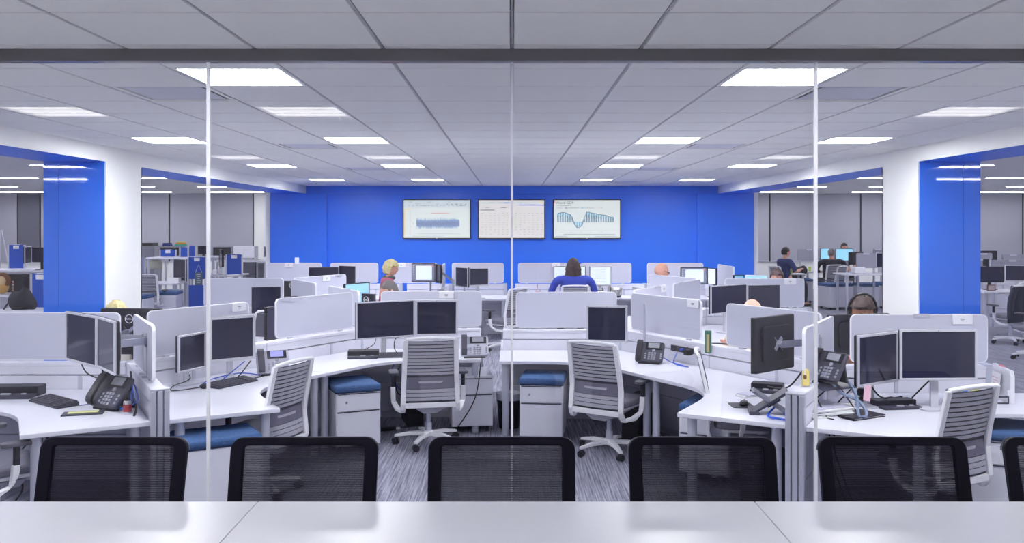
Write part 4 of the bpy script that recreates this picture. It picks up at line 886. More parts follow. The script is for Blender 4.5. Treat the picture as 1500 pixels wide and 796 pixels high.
# ------------------------------------------------------------------ wall screens
def tv(px0, px1, kind, label):
    Y = WALLY-.07; x0, x1 = at(px0, Y), at(px1, Y); z1 = 2+(332-292)*Y/F; z0 = 2-(350.5-332)*Y/F; w_ = x1-x0; h = z1-z0
    t = thing('wall_display', label, 'screen', ((x0+x1)/2, Y, z0), 0, 'wall displays on the blue wall')
    q = MB(); q.plate(rrect(w_, h, .01, 2, x0=0, z0=h/2), 0, .05); q.build('housing', black, t, bevel=.003)
    q = MB(); q.box((0, .06, h/2), (w_*.4, .02, h*.4)); q.build('wall_bracket', dark, t)
    W_, H_ = w_-.04, h-.045; zc = h/2+.002
    q = MB(); q.box((0, -.001, zc), (W_, .004, H_)); sc = q.build('screen', e_tv if kind != 'sheet' else e_tv2, t)
    def P(name, m, rects, y=-.005):
        k = MB()
        for (u0, v0, u1, v1) in rects: k.box((-W_/2+W_*(u0+u1)/2, y, zc+H_/2-H_*(v0+v1)/2), (abs(u1-u0)*W_, .002, abs(v1-v0)*H_))
        return k.build(name, m, sc)
    rnd = random.Random(5)
    if kind == 'wave':
        P('toolbar', e_tvbar, [(0, 0, 1, .2)], -.0035)
        P('side_strip', e_yel, [(0, .25, .02, .96), (.025, .23, .095, .26)])
        P('toolbar_marks', e_txt, [(.05+.1*k+rnd.random()*.04, .04+.05*(k % 3), .09+.1*k+rnd.random()*.06, .055+.05*(k % 3)) for k in range(9)]+[(.07+.06*k, .13, .09+.06*k, .15) for k in range(15)]+[(.65+.07*k, .09, .67+.07*k, .13) for k in range(5)]+[(.2, .885, .85, .895), (.13, .95, .6, .96), (.095, .27, .1, .93), (.14, .6, .15, .64), (.88, .64, .94, .645)])
        P('caption', e_red, [(.42, .335, .69, .35)])
        P('wave_light', e_wave, [(.19+k*.0068, .58-.09*rnd.random()-.03, .19+k*.0068+.0055, .68+.09*rnd.random()) for k in range(96)])
        P('wave_dark', e_wave2, [(.19+k*.0068, .60-.06*rnd.random(), .19+k*.0068+.006, .65+.06*rnd.random()) for k in range(96)], -.008)
        P('spikes', e_wave, [(.2+k*.027, .5+.04*rnd.random(), .2+k*.027+.003, .6) for k in range(24)])
    elif kind == 'sheet':
        P('header_row', e_tvbar, [(0, .05, 1, .09)])
        P('selected_tab', e_ink, [(.38, .05, .47, .085), (.61, .115, 1, .14)])
        P('header_text', e_txt, [(.03, .06, .09, .07), (.15, .06, .24, .07), (.3, .06, .35, .07), (.6, .06, .66, .07), (.71, .06, .74, .07), (.1, .19, .16, .21), (.34, .19, .42, .21), (.02, .25, .24, .275)])
        P('highlight', e_yel, [(.92, .05, 1, .085)])
        P('cells', e_txt, [(.03+.065*c_+rnd.random()*.01, .34+.062*r_, .03+.065*c_+.02+rnd.random()*.02, .352+.062*r_) for r_ in range(10) for c_ in range(15) if rnd.random() < .8])
        P('row_lines', mat('row_line', (190, 186, 184), .5), [(.01, .37+.062*r_, .99, .3715+.062*r_) for r_ in range(10)])
        P('green_column', e_grn, [(.555, .38+.05*k, .565, .41+.05*k) for k in range(8)])
    else:
        hs = [.24, .25, .26, .26, .23, .21, .14, -.06, -.15, -.14, -.09, .10, .27, .27, .25, .24, .23, .21, .20, .19, .19, .15, .14, .14]
        P('corner_mark', e_red, [(0, .0, .016, .08)])
        P('bars', e_teal, [(.05+k*.0363, .585-h_ if h_ > 0 else .57, .05+k*.0363+.024, .585 if h_ > 0 else .585-h_) for k, h_ in enumerate(hs)])
        P('grey_bars', e_txt, [(.05+k*.0363, .585-h_*.62, .05+k*.0363+.017, .585) for k, h_ in enumerate(hs) if h_ > 0], -.007)  # narrower grey bars drawn over the teal ones
        P('bar_dots', e_dk, [(.05+k*.0363, .585-h_*.7, .05+k*.0363+.017, .585-h_*.55) for k, h_ in enumerate(hs)], -.009)
        k_ = MB(); k_.tube([(-W_/2+W_*(.058+.0363*i), -.009, zc+H_/2-H_*(.585-h_)) for i, h_ in enumerate(hs)], .006, 5); k_.build('trend_line', e_dk, sc)
        P('legend', e_txt, [(.04, .2, .12, .215), (.22, .2, .37, .215), (.46, .2, .61, .215), (.7, .2, .74, .215), (.04, .135, .25, .15), (.14+0, .9, .93, .915), (.03, .955, .2, .97), (.63, .955, .95, .97), (.1, .84, .13, .85), (.25, .84, .28, .85), (.4, .84, .43, .85), (.55, .84, .57, .85), (.7, .84, .72, .85), (.03, .79, .96, .793)])
        P('legend_keys', e_dk, [(.165, .195, .205, .22)]); P('legend_key_blue', e_teal, [(.41, .195, .45, .22)]); P('legend_key_red', e_red, [(.65, .204, .69, .212)])
        text_mesh('World GDP', .075, 'lettering', mat('screen_ink', (70, 78, 84), .6), sc, Matrix.Translation((-W_/2+.22, -.006, zc+H_/2-.055)) @ FACE, .0003)
    q = MB(); q.box((0, -.002, .008), (.03, .008, .016)); q.build('logo_tab', silver, t)
tv(590, 689.5, 'wave', 'wall display with a blue noise chart, left one of three')
tv(700, 798.5, 'sheet', 'wall display with a spreadsheet, middle one of three')
tv(810, 909.5, 'bars', 'wall display with a teal bar chart titled World GDP, right one of three')
# ------------------------------------------------------------------ people
def skinmesh(name, m, parent, verts, edges, radii, root=0, sub=2):
    me = bpy.data.meshes.new(name); me.from_pydata(verts, edges, []); me.materials.append(m)
    o = bpy.data.objects.new(name, me); C.objects.link(o); o.parent = parent
    o.modifiers.new('skin', 'SKIN'); o.modifiers['skin'].use_smooth_shade = True
    sv = me.skin_vertices[0].data
    for i, r in enumerate(radii): sv[i].radius = (r, r) if not isinstance(r, tuple) else r
    for i in range(len(verts)): sv[i].use_root = (i == root)
    s_ = o.modifiers.new('sub', 'SUBSURF'); s_.levels = sub; s_.render_levels = sub
    return o
def person(x, y, rz, top, label, shirt, hair=None, hairstyle='short', sk=None, lean=0.0, yaw=0, arms=None, wide=1.0, sleeves='long', extra=None, pitch=0, trousers=None, big=1.0):
    sk = sk or skin; s = top/1.33
    t = thing('person', label, 'person', (x, y, 0), R(rz), 'people working at their desks')
    S = Matrix.Scale(1, 4)
    def p(a, b_, c): return (a*s*wide if abs(a) > .12 else a*s, (b_+lean*max(0, c-.55))*s, c*s)
    foot = .045
    V = [p(0, 0, .56), p(0, .0, .72), p(0, -.01, .90), p(0, -.01, 1.00), p(0, .0, 1.07), p(0, .01, 1.13)]; E = [(0, 1), (1, 2), (2, 3), (3, 4), (4, 5)]
    rad = [(.15*s, .11*s), (.135*s, .10*s), (.155*s, .105*s), (.12*s, .08*s), (.05*s, .05*s), (.048*s, .05*s)]
    arms = arms or ((-.20, .22, .76), (.20, .22, .76))
    hands = []
    for sd in (-1, 1):
        k = len(V); w_ = arms[0] if sd < 0 else arms[1]
        sh = p(sd*.19, -.01, 1.0); 
        wr = (w_[0]*s, w_[1]*s, w_[2]*s)
        el = p(sd*.25, (w_[1])*.35-.02, .78)
        mid = tuple((Vector(el)+Vector(wr))/2)
        V += [sh, el, mid, wr]; E += [(3, k), (k, k+1), (k+1, k+2), (k+2, k+3)]; rad += [.058*s, .043*s, .036*s, .026*s]
        hands.append((Vector(el), Vector(wr), sd))
        k = len(V); V += [p(sd*.11, .10, .535), p(sd*.13, .42, .53), p(sd*.13, .44, .28), (sd*.13*s, .42*s, .075), (sd*.13*s, .56*s, .045)]; E += [(0, k), (k, k+1), (k+1, k+2), (k+2, k+3), (k+3, k+4)]
        rad += [.085*s, .065*s, .055*s, .04*s, .035*s]
    body = skinmesh('body', sk, t, V, E, rad)
    # hands with five fingers
    for el, wr, sd in hands:
        d = (wr-el).normalized(); up = Vector((0, 0, 1)); sidev = d.cross(up).normalized()*(1 if sd > 0 else -1)   # towards thumb side inside
        hv = [wr-d*.01, wr+d*.05*s]; he = [(0, 1)]; hr = [(.028*s, .018*s), (.036*s, .014*s)]
        for f, (off, ln) in enumerate(((-.027, .066), (-.009, .078), (.010, .072), (.028, .056))):
            k = len(hv); b0 = wr+d*.078*s+sidev*off*s
            hv += [b0, b0+d*ln*.5*s+up*.006*s, b0+d*ln*.95*s-up*.012*s]; he += [(1, k), (k, k+1), (k+1, k+2)]; hr += [.0095*s, .0085*s, .007*s]
        k = len(hv); b0 = wr+d*.03*s-sidev*.036*s; hv += [b0, b0+(d*.035-sidev*.015)*s]; he += [(1, k), (k, k+1)]; hr += [.011*s, .009*s]
        skinmesh('hand', sk, t, hv, he, hr, 0, 1)
    # clothes: shirt over torso and upper arms, trousers, shoes
    sv = [V[0], V[1], V[2], V[3], p(0, 0, 1.045)]; se = [(0, 1), (1, 2), (2, 3), (3, 4)]; g = 1.09
    sr = [(.155*s*g*wide, .115*s*g), (.14*s*g*wide, .105*s*g), (.16*s*g*wide, .11*s*g), (.125*s*g, .085*s*g), (.062*s, .058*s)]
    for i, sd in enumerate((-1, 1)):
        b0 = 6+i*9; k = len(sv); sv += [V[b0], V[b0+1]]; se += [(3, k), (k, k+1)]; sr += [.072*s, .056*s]
        if sleeves == 'long': sv += [V[b0+2], tuple(Vector(V[b0+2])*.15+Vector(V[b0+3])*.85)]; se += [(k+1, k+2), (k+2, k+3)]; sr += [.047*s, .036*s]
    skinmesh('shirt', shirt, t, sv, se, sr)
    tv_ = [V[0]]; te = []; trd = [(.16*s, .12*s)]
    for i, sd in enumerate((-1, 1)):
        b0 = 10+i*9; k = len(tv_); tv_ += [V[b0], V[b0+1], V[b0+2], V[b0+3]]; te += [(0, k), (k, k+1), (k+1, k+2), (k+2, k+3)]; trd += [.098*s, .075*s, .065*s, .052*s]
    skinmesh('trousers', trousers or mat('dark_trousers', (50, 52, 70), .8), t, tv_, te, trd)
    for sd in (-1, 1):
        q = MB(); q.ell((sd*.13*s, .50*s, .03), (.048, .13, .04), 12, 6, lambda a, u: (a[0], a[1], max(0.0, a[2]))); q.build('shoe', black, t, smooth=True)
    # head
    hc = Vector(p(0, .02, 1.205)); top_z = top; hs = (top-hc.z)/.125*big; hc.z -= (top-hc.z)*(big-1)
    HM = Matrix.Translation(hc) @ Matrix.Rotation(R(yaw), 4, 'Z') @ Matrix.Rotation(R(-pitch), 4, 'X') @ Matrix.Scale(hs, 4)
    def hf(q_, u):
        x_, y_, z_ = q_
        if z_ < 0: k = 1+z_*2.6; x_ *= max(.55, k); y_ = y_*max(.72, 1+z_*1.4)+(.012*(-z_/.11))
        if u[1] > .5 and abs(x_) < .016 and -.035 < z_ < .02: y_ += .020*(1-abs(x_)/.016)*(1-(z_+.0)*(-20) if z_ < 0 else .7)
        if u[1] > .3 and .005 < z_ < .03 and .012 < abs(x_) < .045: y_ -= .006
        if u[1] > .4 and -.075 < z_ < -.05 and abs(x_) < .025: y_ += .004
        if u[1] < -.2 and z_ < -.04: y_ += .02
        return (x_, y_, z_)
    q = MB(); q.M = HM; q.ell((0, 0, 0), (.077, .098, .118), 28, 22, hf)
    for sd in (-1, 1): q.ell((sd*.078, -.008, -.005), (.010, .019, .031), 8, 6)
    hd = q.build('head', sk, t, smooth=True)
    q = MB(); q.M = HM
    for sd in (-1, 1): q.ell((sd*.029, .084, .012), (.011, .008, .006), 8, 6)
    q.build('eyes', black, hd, smooth=True)
    q = MB(); q.M = HM; q.strip([(-.022, .083, -.062), (0, .094, -.06), (.022, .083, -.062)], (0, 0, .004), (0, .004, 0)); q.build('mouth', mat('lips', (176, 110, 104), .5), hd)
    if hair:
        rnd = random.Random(int(x*100))
        q = MB(); q.M = HM
        fl = {'short': (.0, .008), 'buzz': (-.0, .004), 'fluffy': (-.10, .022), 'long': (-.16, .02)}[hairstyle]
        def hh(q_, u):
            x_, y_, z_ = q_; lim = .045 if u[1] > .25 else (-.05 if u[1] < -.1 else .0)
            if hairstyle in ('fluffy', 'long'): lim = .05 if u[1] > (.12 if hairstyle == 'fluffy' else .3) else fl[0]
            if hairstyle == 'long' and u[2] < -.1 and u[1] < .3: x_ *= 1.2; y_ = min(y_, .02)
            if z_ < lim:
                if u[1] > .25: z_ = lim; y_ *= .93
                elif z_ < lim: z_ = lim+(z_-lim)*.05; x_ *= .96; y_ *= .9
            j = .004 if hairstyle in ('short', 'buzz') else .010
            return (x_+rnd.uniform(-j, j), y_+rnd.uniform(-j, j), z_+rnd.uniform(-j, j)*.6)
        g = fl[1]; q.ell((0, -.006, .004), (.077+g, .098+g, .117+g*.8), 26, 20, hh)
        if hairstyle == 'long':
            for k in range(18):
                a = pi*1.0+pi*k/17; q.tube(smooth_path([(.085*cos(a), .09*sin(a), .03), (.1*cos(a), .1*sin(a), -.06), (.1*cos(a)+rnd.uniform(-.02, .02), .085*sin(a), -.17)], 3), [.016]*6+[.006], 6)
        q.build('hair', hair, t, smooth=True)
    if extra == 'headset':
        q = MB(); q.M = HM; q.tube([(.104*cos(R(a)), .01, .01+.136*sin(R(a))) for a in range(0, 181, 15)], .009, 8)
        for sd in (-1, 1): q.tube([(sd*.08, -.005, .0), (sd*.105, -.005, .0)], .033, 14)
        q.build('headset', black, t, smooth=True)
    if extra == 'glasses':
        q = MB(); q.M = HM
        for sd in (-1, 1):
            q.tube([(sd*.03+.02*cos(R(a)), .102, .012+.014*sin(R(a))) for a in range(0, 361, 45)], .003, 5); q.tube([(sd*.05, .10, .015), (sd*.08, .0, .015)], .003, 5)
        q.tube([(-.01, .104, .015), (.01, .104, .015)], .003, 5); q.build('glasses', black, t)
    if extra == 'scarf':
        q = MB(); q.tube([(.075*s*cos(R(a)), p(0, .01, 1.05)[1]+.07*s*sin(R(a)), 1.065*s+.008*sin(R(a*3))) for a in range(0, 361, 30)], .026*s, 8); q.build('scarf', mat('grey_scarf', (92, 92, 96), .9, var=.4, scale=60), t, smooth=True)
    task_chair(x, y, rz, 'white slatted task chair under the '+label.split(' ', 1)[1] if False else 'white slatted task chair the %s sits on' % seat_name(label))
    return t
def seat_name(l): return l.split(',')[0].replace('person', 'person')
hair_blond = mat('hair_blond', (232, 204, 152), .7, var=.5, scale=60); hair_grey = mat('hair_grey', (128, 122, 124), .8, var=.35, scale=70); hair_brown = mat('hair_brown', (76, 60, 62), .7, var=.5, scale=60); hair_dk = mat('hair_dark', (44, 38, 42), .6, var=.3, scale=60)
person(-3.72, 8.25, 205, 1.295, 'person with blond hair, only the crown showing beside the left white column', mat('cream_shirt', (210, 205, 200), .8), hair_blond, 'fluffy')
person(at(571, 10.9), 10.95, 120, 1.335, 'person with cropped grey hair, low behind the centre-left screen', mat('pale_shirt', (196, 198, 214), .8), hair_grey, 'buzz', pitch=12, big=1.15)
person(at(563, 14.4), 14.4, -80, 1.45, 'person with fluffy blond hair, in a pink top and dark scarf', mat('pink_top', (186, 88, 124), .8, var=.2, scale=90), hair_blond, 'fluffy', lean=.12, extra='scarf', pitch=15, wide=1.0)
person(at(840, 14.95), 14.95, 2, 1.45, 'person in a royal blue top, seen from behind at two lit monitors', mat('royal_top', (56, 78, 196), .8), hair_brown, 'long', wide=1.42, big=1.08, arms=((-.22, .28, .70), (.22, .28, .70)))
person(at(962, 14.3), 14.3, -75, 1.415, 'person with bald head and glasses, in a white shirt facing right', paper, None, 'short', extra='glasses', pitch=18, lean=.08, big=1.15)
person(at(1140, 13.0), 13.05, 150, 1.36, 'person with tousled dark hair, just visible over the rear right screen', mat('plum_shirt', (90, 84, 120), .8), hair_brown, 'fluffy')
person(2.47, 8.88, 150, 1.285, 'person with bald head, showing above the right diagonal screen', mat('yellow_polo', (216, 206, 150), .8), None, 'short', arms=((-.2, .34, .76), (.12, .76, .935)), sleeves='short', pitch=15, big=1.35, lean=.2)
person(at(1269, 8.5), 8.62, 172, 1.325, 'person with dark hair and a black headset, behind the right screen', mat('wine_shirt', (120, 60, 80), .8), hair_brown, 'fluffy', sk=skin2, extra='headset', pitch=12, big=1.3)
chk = mat('checked_shirt', (44, 58, 120), .8, var=.6, scale=70)
person(at(1150, 22), 22.0, -70, 1.49, 'person in a dark blue checked shirt, side-on in the right side office', chk, hair_dk, 'short', arms=((-.16, .30, .84), (.10, .34, .82)), sleeves='short', wide=1.05)
person(at(1218, 22.75), 22.75, 0, 1.44, 'person in a black suit, seen from behind in the right side office', mat('navy_suit', (26, 30, 52), .8), hair_grey, 'buzz', wide=1.45)
person(at(1242, 25), 25.3, 180, 1.53, 'person with dark hair, only the head showing over a lit monitor', mat('grey_shirt', (120, 120, 134), .8), hair_dk, 'short')
# ------------------------------------------------------------------ left side office
def bpanel(px0, px1, y0p, y1p, Y, label, tagp=True, depth=.04, turn=0):
    x0, x1 = at(px0, Y), at(px1, Y); z1 = 2-(y0p-332)*Y/F; z0 = 2-(y1p-332)*Y/F
    t = thing('blue_panel', label, 'panel', ((x0+x1)/2, Y, 0), turn, 'blue fabric panels of the side office')
    q = MB(); q.box((0, 0, (z0+z1)/2), (x1-x0, depth, z1-z0)); q.build('fabric', blue_f, t, bevel=.006)
    q = MB()
    for s in (-1, 1): q.box((s*(x1-x0)/2, 0, z1/2), (.03, depth+.01, z1))
    q.build('upright', alu, t)
    if tagp: q = MB(); q.box((0, -depth/2-.006, z1-.05), (.12, .01, .07)); q.box((0, 0, z1+.004), (.12, depth+.02, .006)); q.build('name_plate', rim_m, t)
    return t
bpanel(276, 302, 377, 409, 19.20, 'tall blue panel end with a name plate, chalkboard hanging on it')
bpanel(276, 302, 418, 450, 19.15, 'lower blue panel directly under the chalkboard', False)
bpanel(332, 354, 373, 402, 19.68, 'square blue panel left of the white cabinet', turn=.25)
bpanel(235, 258, 366, 377, 21.12, 'small blue panel on the shelf line, left side office')
bpanel(264, 276, 363, 377, 20.88, 'narrow blue panel beside the dark monitor, left side office', False)
bpanel(277, 287, 360, 376, 21.00, 'blue panel with a black toy in front, left side office', False)
bpanel(208.5, 212, 378, 452, 18.24, 'slim blue panel edge beside the white column', False)
t = thing('chalkboard', 'small framed chalkboard sign hanging by a string from the blue panel', 'sign', (at(290.5, 19.08), 19.10, 2-(418-332)*19.08/F))
q = MB(); q.box((0, 0, .14), (.165, .02, .28)); q.build('frame', mat('slate_frame', (86, 104, 118), .6), t, bevel=.003)
q = MB(); q.box((0, -.012, .14), (.135, .004, .245)); bd = q.build('board', mat('slate', (92, 110, 128), .8), t)
q = MB()
for k in range(5): q.box((.008*(k % 2), -.0155, .23-k*.045), (.10-.02*(k % 3), .001, .014))
q.build('lettering', mat('chalk', (196, 204, 214), .9), bd)
q = MB(); q.tube([(-.07, 0, .28), (0, 0, .44), (.07, 0, .28)], .004, 5); q.build('string', rim_m, t)
def block(name, cat, label, px0, px1, y0p, y1p, Y, d, m, parts=None, floor_=False, group=None, bevel=.004):
    x0, x1 = at(px0, Y), at(px1, Y); z1 = 2-(y0p-332)*Y/F; z0 = 0 if floor_ else 2-(y1p-332)*Y/F
    t = thing(name, label, cat, ((x0+x1)/2, Y+d/2, z0), 0, group); q = MB(); q.box((0, 0, (z1-z0)/2), (x1-x0, d, z1-z0)); q.build('body', m, t, bevel=bevel)
    w_, h = x1-x0, z1-z0
    if parts == 'doors':
        for s in (-1, 1): q = MB(); q.box((s*w_/4, -d/2-.008, h/2), (w_/2-.01, .014, h-.02)); q.build('door', m, t, bevel=.002)
    if parts == 'drawers':
        n = max(2, int(h/.3))
        for k in range(n): q = MB(); q.box((0, -d/2-.008, h*(k+.5)/n), (w_-.02, .014, h/n-.012)); q.build('drawer', m, t, bevel=.002)
    if name in ('overhead_shelf', 'hanging_cabinet'):
        for s in (-1, 1): q = MB(); q.box((s*(w_/2-.02), d/2-.03, -z0/2), (.04, .04, z0)); q.build('upright', alu, t)
    if parts == 'open':
        q = MB(); q.box((0, -d/2-.004, h/2), (w_-.06, .01, h-.06)); q.build('painted_recess', dark, t)  # dark plate on the solid body, painting in the shade of an opening
    return t
grey_c = mat('cabinet_grey', (150, 150, 166), .5); white_c = mat('cabinet_white', (224, 224, 236), .4)
block('storage_cabinet', 'cabinet', 'grey cabinet with drawers beside the blue wall, left side office', 356, 374, 381, 470, 25.20, .5, grey_c, 'drawers', True)
block('storage_cabinet', 'cabinet', 'grey drawer cabinet right against the blue wall, left side office', 375, 396, 385, 470, 25.20, .5, grey_c, 'drawers', True)
block('hanging_cabinet', 'cabinet', 'white overhead cabinet beside the dark shelf opening', 341, 373, 361, 378, 24.48, .35, white_c, 'doors')
block('overhead_shelf', 'shelf', 'dark open overhead shelf left of the white cabinet', 311, 340, 361, 378, 24.48, .35, grey_c, 'open')
block('overhead_shelf', 'shelf', 'dark open shelf box at the edge of the blue wall', 386, 399, 361, 377, 24.48, .35, grey_c, 'open')
t = straight_desk(at(318, 24.72), at(400, 24.72), 24.12, 25.08, 'long grey worktop along the wall, left side office', z=2-(381.5-332)*24.72/F)
for k, (a_, c_) in enumerate(((312, 341), (341, 374), (386, 399))):
    pass
block('storage_cabinet', 'cabinet', 'grey cabinet with a black printer on top beside the white column', 207, 226, 361, 470, 22.80, .5, grey_c, 'doors', True)
block('printer', 'printer', 'black printer on the grey cabinet, left side office', 208, 223, 356, 361, 22.86, .4, dark)
block('overhead_shelf', 'shelf', 'dark open shelf carrying coloured books, left side office', 233, 264, 361, 376, 22.08, .4, grey_c, 'open')
zt = 2-(361-332)*22.08/F; bx = at(241, 22.08)
for k, (w_, col, nm) in enumerate(((.20, (40, 50, 110), 'navy, lowest'), (.19, (50, 80, 170), 'blue'), (.17, (60, 60, 120), 'dark violet, topmost'))):
    q = MB(); q.box((0, 0, .014), (w_, .16, .026)); o = q.build('book', mat('bk%d' % k, col, .7), None, bevel=.002); o.location = (bx, 22.26, zt+k*.027); tag(o, '%s book of the dark stack on the left shelf' % nm, 'book', 'books on the left shelf')
for k, (w_, col, nm) in enumerate(((.26, (70, 170, 190), 'teal, lowest'), (.26, (90, 190, 130), 'green'), (.22, (232, 150, 90), 'orange'), (.18, (226, 196, 110), 'yellow, topmost'))):
    q = MB(); q.box((0, 0, .014), (w_, .16, .026)); o = q.build('book', mat('bc%d' % k, col, .7), None, bevel=.002); o.location = (bx+.34, 22.26, zt+k*.027); tag(o, '%s book of the bright stack on the left shelf' % nm, 'book', 'books on the left shelf')
t = straight_desk(at(207, 20.16), at(276, 20.16), 20.28, 21.12, 'grey shelf-high worktop carrying blue panels, left side office', z=2-(378-332)*20.28/F)
t = straight_desk(at(226, 19.80), at(276, 19.80), 19.08, 19.92, 'white desk end with papers beside the chalkboard panel', z=2-(415-332)*19.20/F)
block('paper_stack', 'papers', 'papers and a blue bin on the white desk by the chalkboard', 245, 262, 408, 414.5, 19.44, .25, paper)
block('storage_box', 'box', 'small purple box on the white desk by the chalkboard', 261, 269, 403, 414.5, 19.68, .15, mat('purple_box', (150, 130, 210), .6))
block('backpack', 'bag', 'cream bag on a shelf beside the white column', 212, 234, 381, 395, 20.64, .2, mat('cream_bag', (206, 206, 190), .8), bevel=.05)
tower_x = None
a, b_ = M2(254, 19.80, 272, 19.44); monitor(a, b_, 0.776, 1.28, 'dark monitor turned away on the left side office desk', bezel='silver', support='stand', base=2-(415-332)*19.20/F)
a, b_ = M2(290, 21.84, 304, 21.84); monitor(a, b_, 1.304, 1.52, 'dark monitor standing above the chalkboard panel', bezel='black', base=1.256)
straight_desk(at(280, 21.84), at(320, 21.84), 21.60, 22.32, 'worktop behind the chalkboard panel, left side office', z=1.256)
a, b_ = M2(321, 21.12, 325.5, 20.64); monitor(a, b_, 1.04, 1.46, 'edge-on dark monitor left of the square blue panel', bezel='black', base=.862)
straight_desk(at(312, 20.88), at(356, 20.88), 20.40, 21.36, 'cluttered worktop behind the square blue panel', z=.862)
for k, (px_, nm) in enumerate(((314, 'left'), (322, 'middle'), (328, 'right'))):
    q = MB(); q.prism(rrect(.12, .1, .03, 3), 0, .12+.03*k); o = q.build('desk_gadget', (rim_m, silver, rim_m)[k], None, bevel=.02); o.location = (at(px_, 20.64), 20.70, 0.862); tag(o, 'pale gadget on the cluttered worktop behind the square blue panel, '+nm, 'gadget', 'gadgets behind the square blue panel')
def grey_chair(x, y, rz, label):
    return task_chair(x, y, rz, label)
grey_chair(at(228, 18.72), 18.36, 10, 'grey slatted chair beside the white desk in the left side office')
# far left, behind the blue glossy column edge
bpanel(47, 73, 401, 456, 13.0, 'blue panel with a name plate beside the dark shelf, far left')
bpanel(13, 36, 359, 394, 19.0, 'blue panel with name plate behind monitors, far left')
block('shelf_unit', 'shelf', 'dark shelf nook holding a round toy and a picture, far left', -20, 46, 399, 431, 13.6, .5, grey_c, 'open')
t = straight_desk(at(-30, 19), at(76, 19), 18.2, 19.0, 'grey worktop with monitors above the dark nook, far left', z=2-(396-332)*18.2/F)
zt = 2-(396-332)*18.2/F
a, b_ = M2(47, 18.4, 74, 18.5); monitor(a, b_, 1.25, 1.56, 'dark monitor at the edge of the blue glossy column', bezel='black', base=zt)
a, b_ = M2(36, 18.4, 46, 18.7); monitor(a, b_, 1.22, 1.58, 'narrow turned monitor with lit edge, far left', bezel='silver', base=zt)
zs = 2-(430-332)*13.3/F
straight_desk(at(-20, 13.3), at(44, 13.3), 12.9, 13.55, 'grey shelf board under the round toy, far left', z=zs)
t = thing('plush_toy', 'round brown plush toy on the far left shelf', 'toy', (at(4, 13.2), 13.2, zs)); q = MB(); q.ell((0, 0, .11), (.09, .07, .11), 16, 10); q.build('body', mat('toy_tan', (190, 150, 90), .9, var=.3, scale=50), t, smooth=True); q = MB(); q.tube([(.09*cos(R(a)), -.01, .20+.09*sin(R(a))) for a in range(0, 361, 30)], .035, 8); q.build('ruff', mat('toy_brown', (110, 74, 50), .9, var=.3, scale=50), t, smooth=True); q = MB(); q.ell((0, -.04, .20), (.07, .05, .07), 14, 9); q.build('face', mat('toy_cream', (206, 180, 140), .9), t, smooth=True)
t = thing('picture', 'small dark multicoloured picture leaning on the far left shelf', 'picture', (at(23, 13.2), 13.25, zs), R(-8)); q = MB(); q.box((0, 0, .12), (.17, .02, .22), rx=R(-6)); pf_ = q.build('frame', dark, t)
for k in range(9): q = MB(); q.ell((-.06+.02*(k*7 % 7), -.022-.0, .05+.018*(k*5 % 9)), (.016, .004, .014), 8, 5); q.build('blot', mat('blot%d' % (k % 4), ((196, 150, 70), (230, 230, 235), (70, 120, 160), (150, 60, 60))[k % 4], .7), pf_)
t = thing('shoulder_bag', 'black bag slumped on the shelf below the picture, far left', 'bag', (at(33, 12.3), 12.3, 0), 0); 
zb = 2-(456-332)*12.3/F
t.location.z = zb; q = MB(); q.ell((0, 0, .15), (.17, .12, .16), 16, 10, lambda p_, u: (p_[0]*(1.15-.3*u[2]), p_[1], max(0, p_[2]+.03*sin(p_[0]*30)))); q.build('body', mat('bag_black', (42, 42, 54), .8, var=.3, scale=20), t, smooth=True); q = MB(); q.tube(smooth_path([(-.12, 0, .2), (-.2, -.02, .1), (-.25, -.03, .02)], 4), .012, 6); q.build('strap', mat('bag_black', (42, 42, 54), .8), t)
block('storage_cabinet', 'cabinet', 'white low cabinet under the black bag, far left', -20, 76, 456.5, 560, 12.0, .6, white_c, 'doors', True)
t = thing('easel', 'thin easel leg leaning by the window, far left', 'easel', (at(4, 24), 24, 0)); q = MB(); q.tube([(-.1, 0, 0), (-.05, 0, 1.9)], .015, 6); q.tube([(.35, 0, 0), (-.03, 0, 1.9)], .015, 6); q.tube([(.1, .4, 0), (-.04, 0, 1.9)], .015, 6); q.build('legs', alu, t)
# ------------------------------------------------------------------ right side office
def low_cabinet(px0, px1, Y, label, rz=0, top=.63):
    w_ = (px1-px0)*Y/F; t = thing('low_cabinet', label, 'cabinet', ((at(px0, Y)+at(px1, Y))/2, Y, 0), R(rz), 'blue-topped low cabinets')
    q = MB(); q.box((0, 0, .31), (w_, .5, .50)); q.build('body', ped_m, t, bevel=.008)
    q = MB(); q.box((0, -.256, .31), (w_-.02, .014, .47)); q.build('door', ped_m, t, bevel=.003)
    q = MB(); q.box((0, 0, top-.035), (w_+.02, .53, .07)); q.build('cushion', cush, t, bevel=.018)
    for sx in (-1, 1):
        for sy in (-1, 1): q = MB(); q.tube([(sx*w_*.4-.015, sy*.19, .03), (sx*w_*.4+.015, sy*.19, .03)], .03, 8); q.build('caster', dark, t)
low_cabinet(1204, 1243, 21.3, 'white cabinet with blue cushion standing free beside the glass joint, right side office', 14)
low_cabinet(1255, 1281, 21.3, 'white cabinet with blue cushion under the desk by the white column', 0)
low_cabinet(1284, 1304, 21.6, 'white cabinet with blue cushion cut by the white column', 0)
low_cabinet(1126, 1158, 23.2, 'blue-topped cabinet under the black bag, right side office', 0)
low_cabinet(1160, 1186, 23.2, 'blue-topped cabinet beside the suited man', 0)
low_cabinet(217, 262, 18.6, 'white cabinet with blue cushion in the left side office', 6)
low_cabinet(206, 218, 17.6, 'edge of a white cabinet with blue cushion beside the white column, left side office', 0)
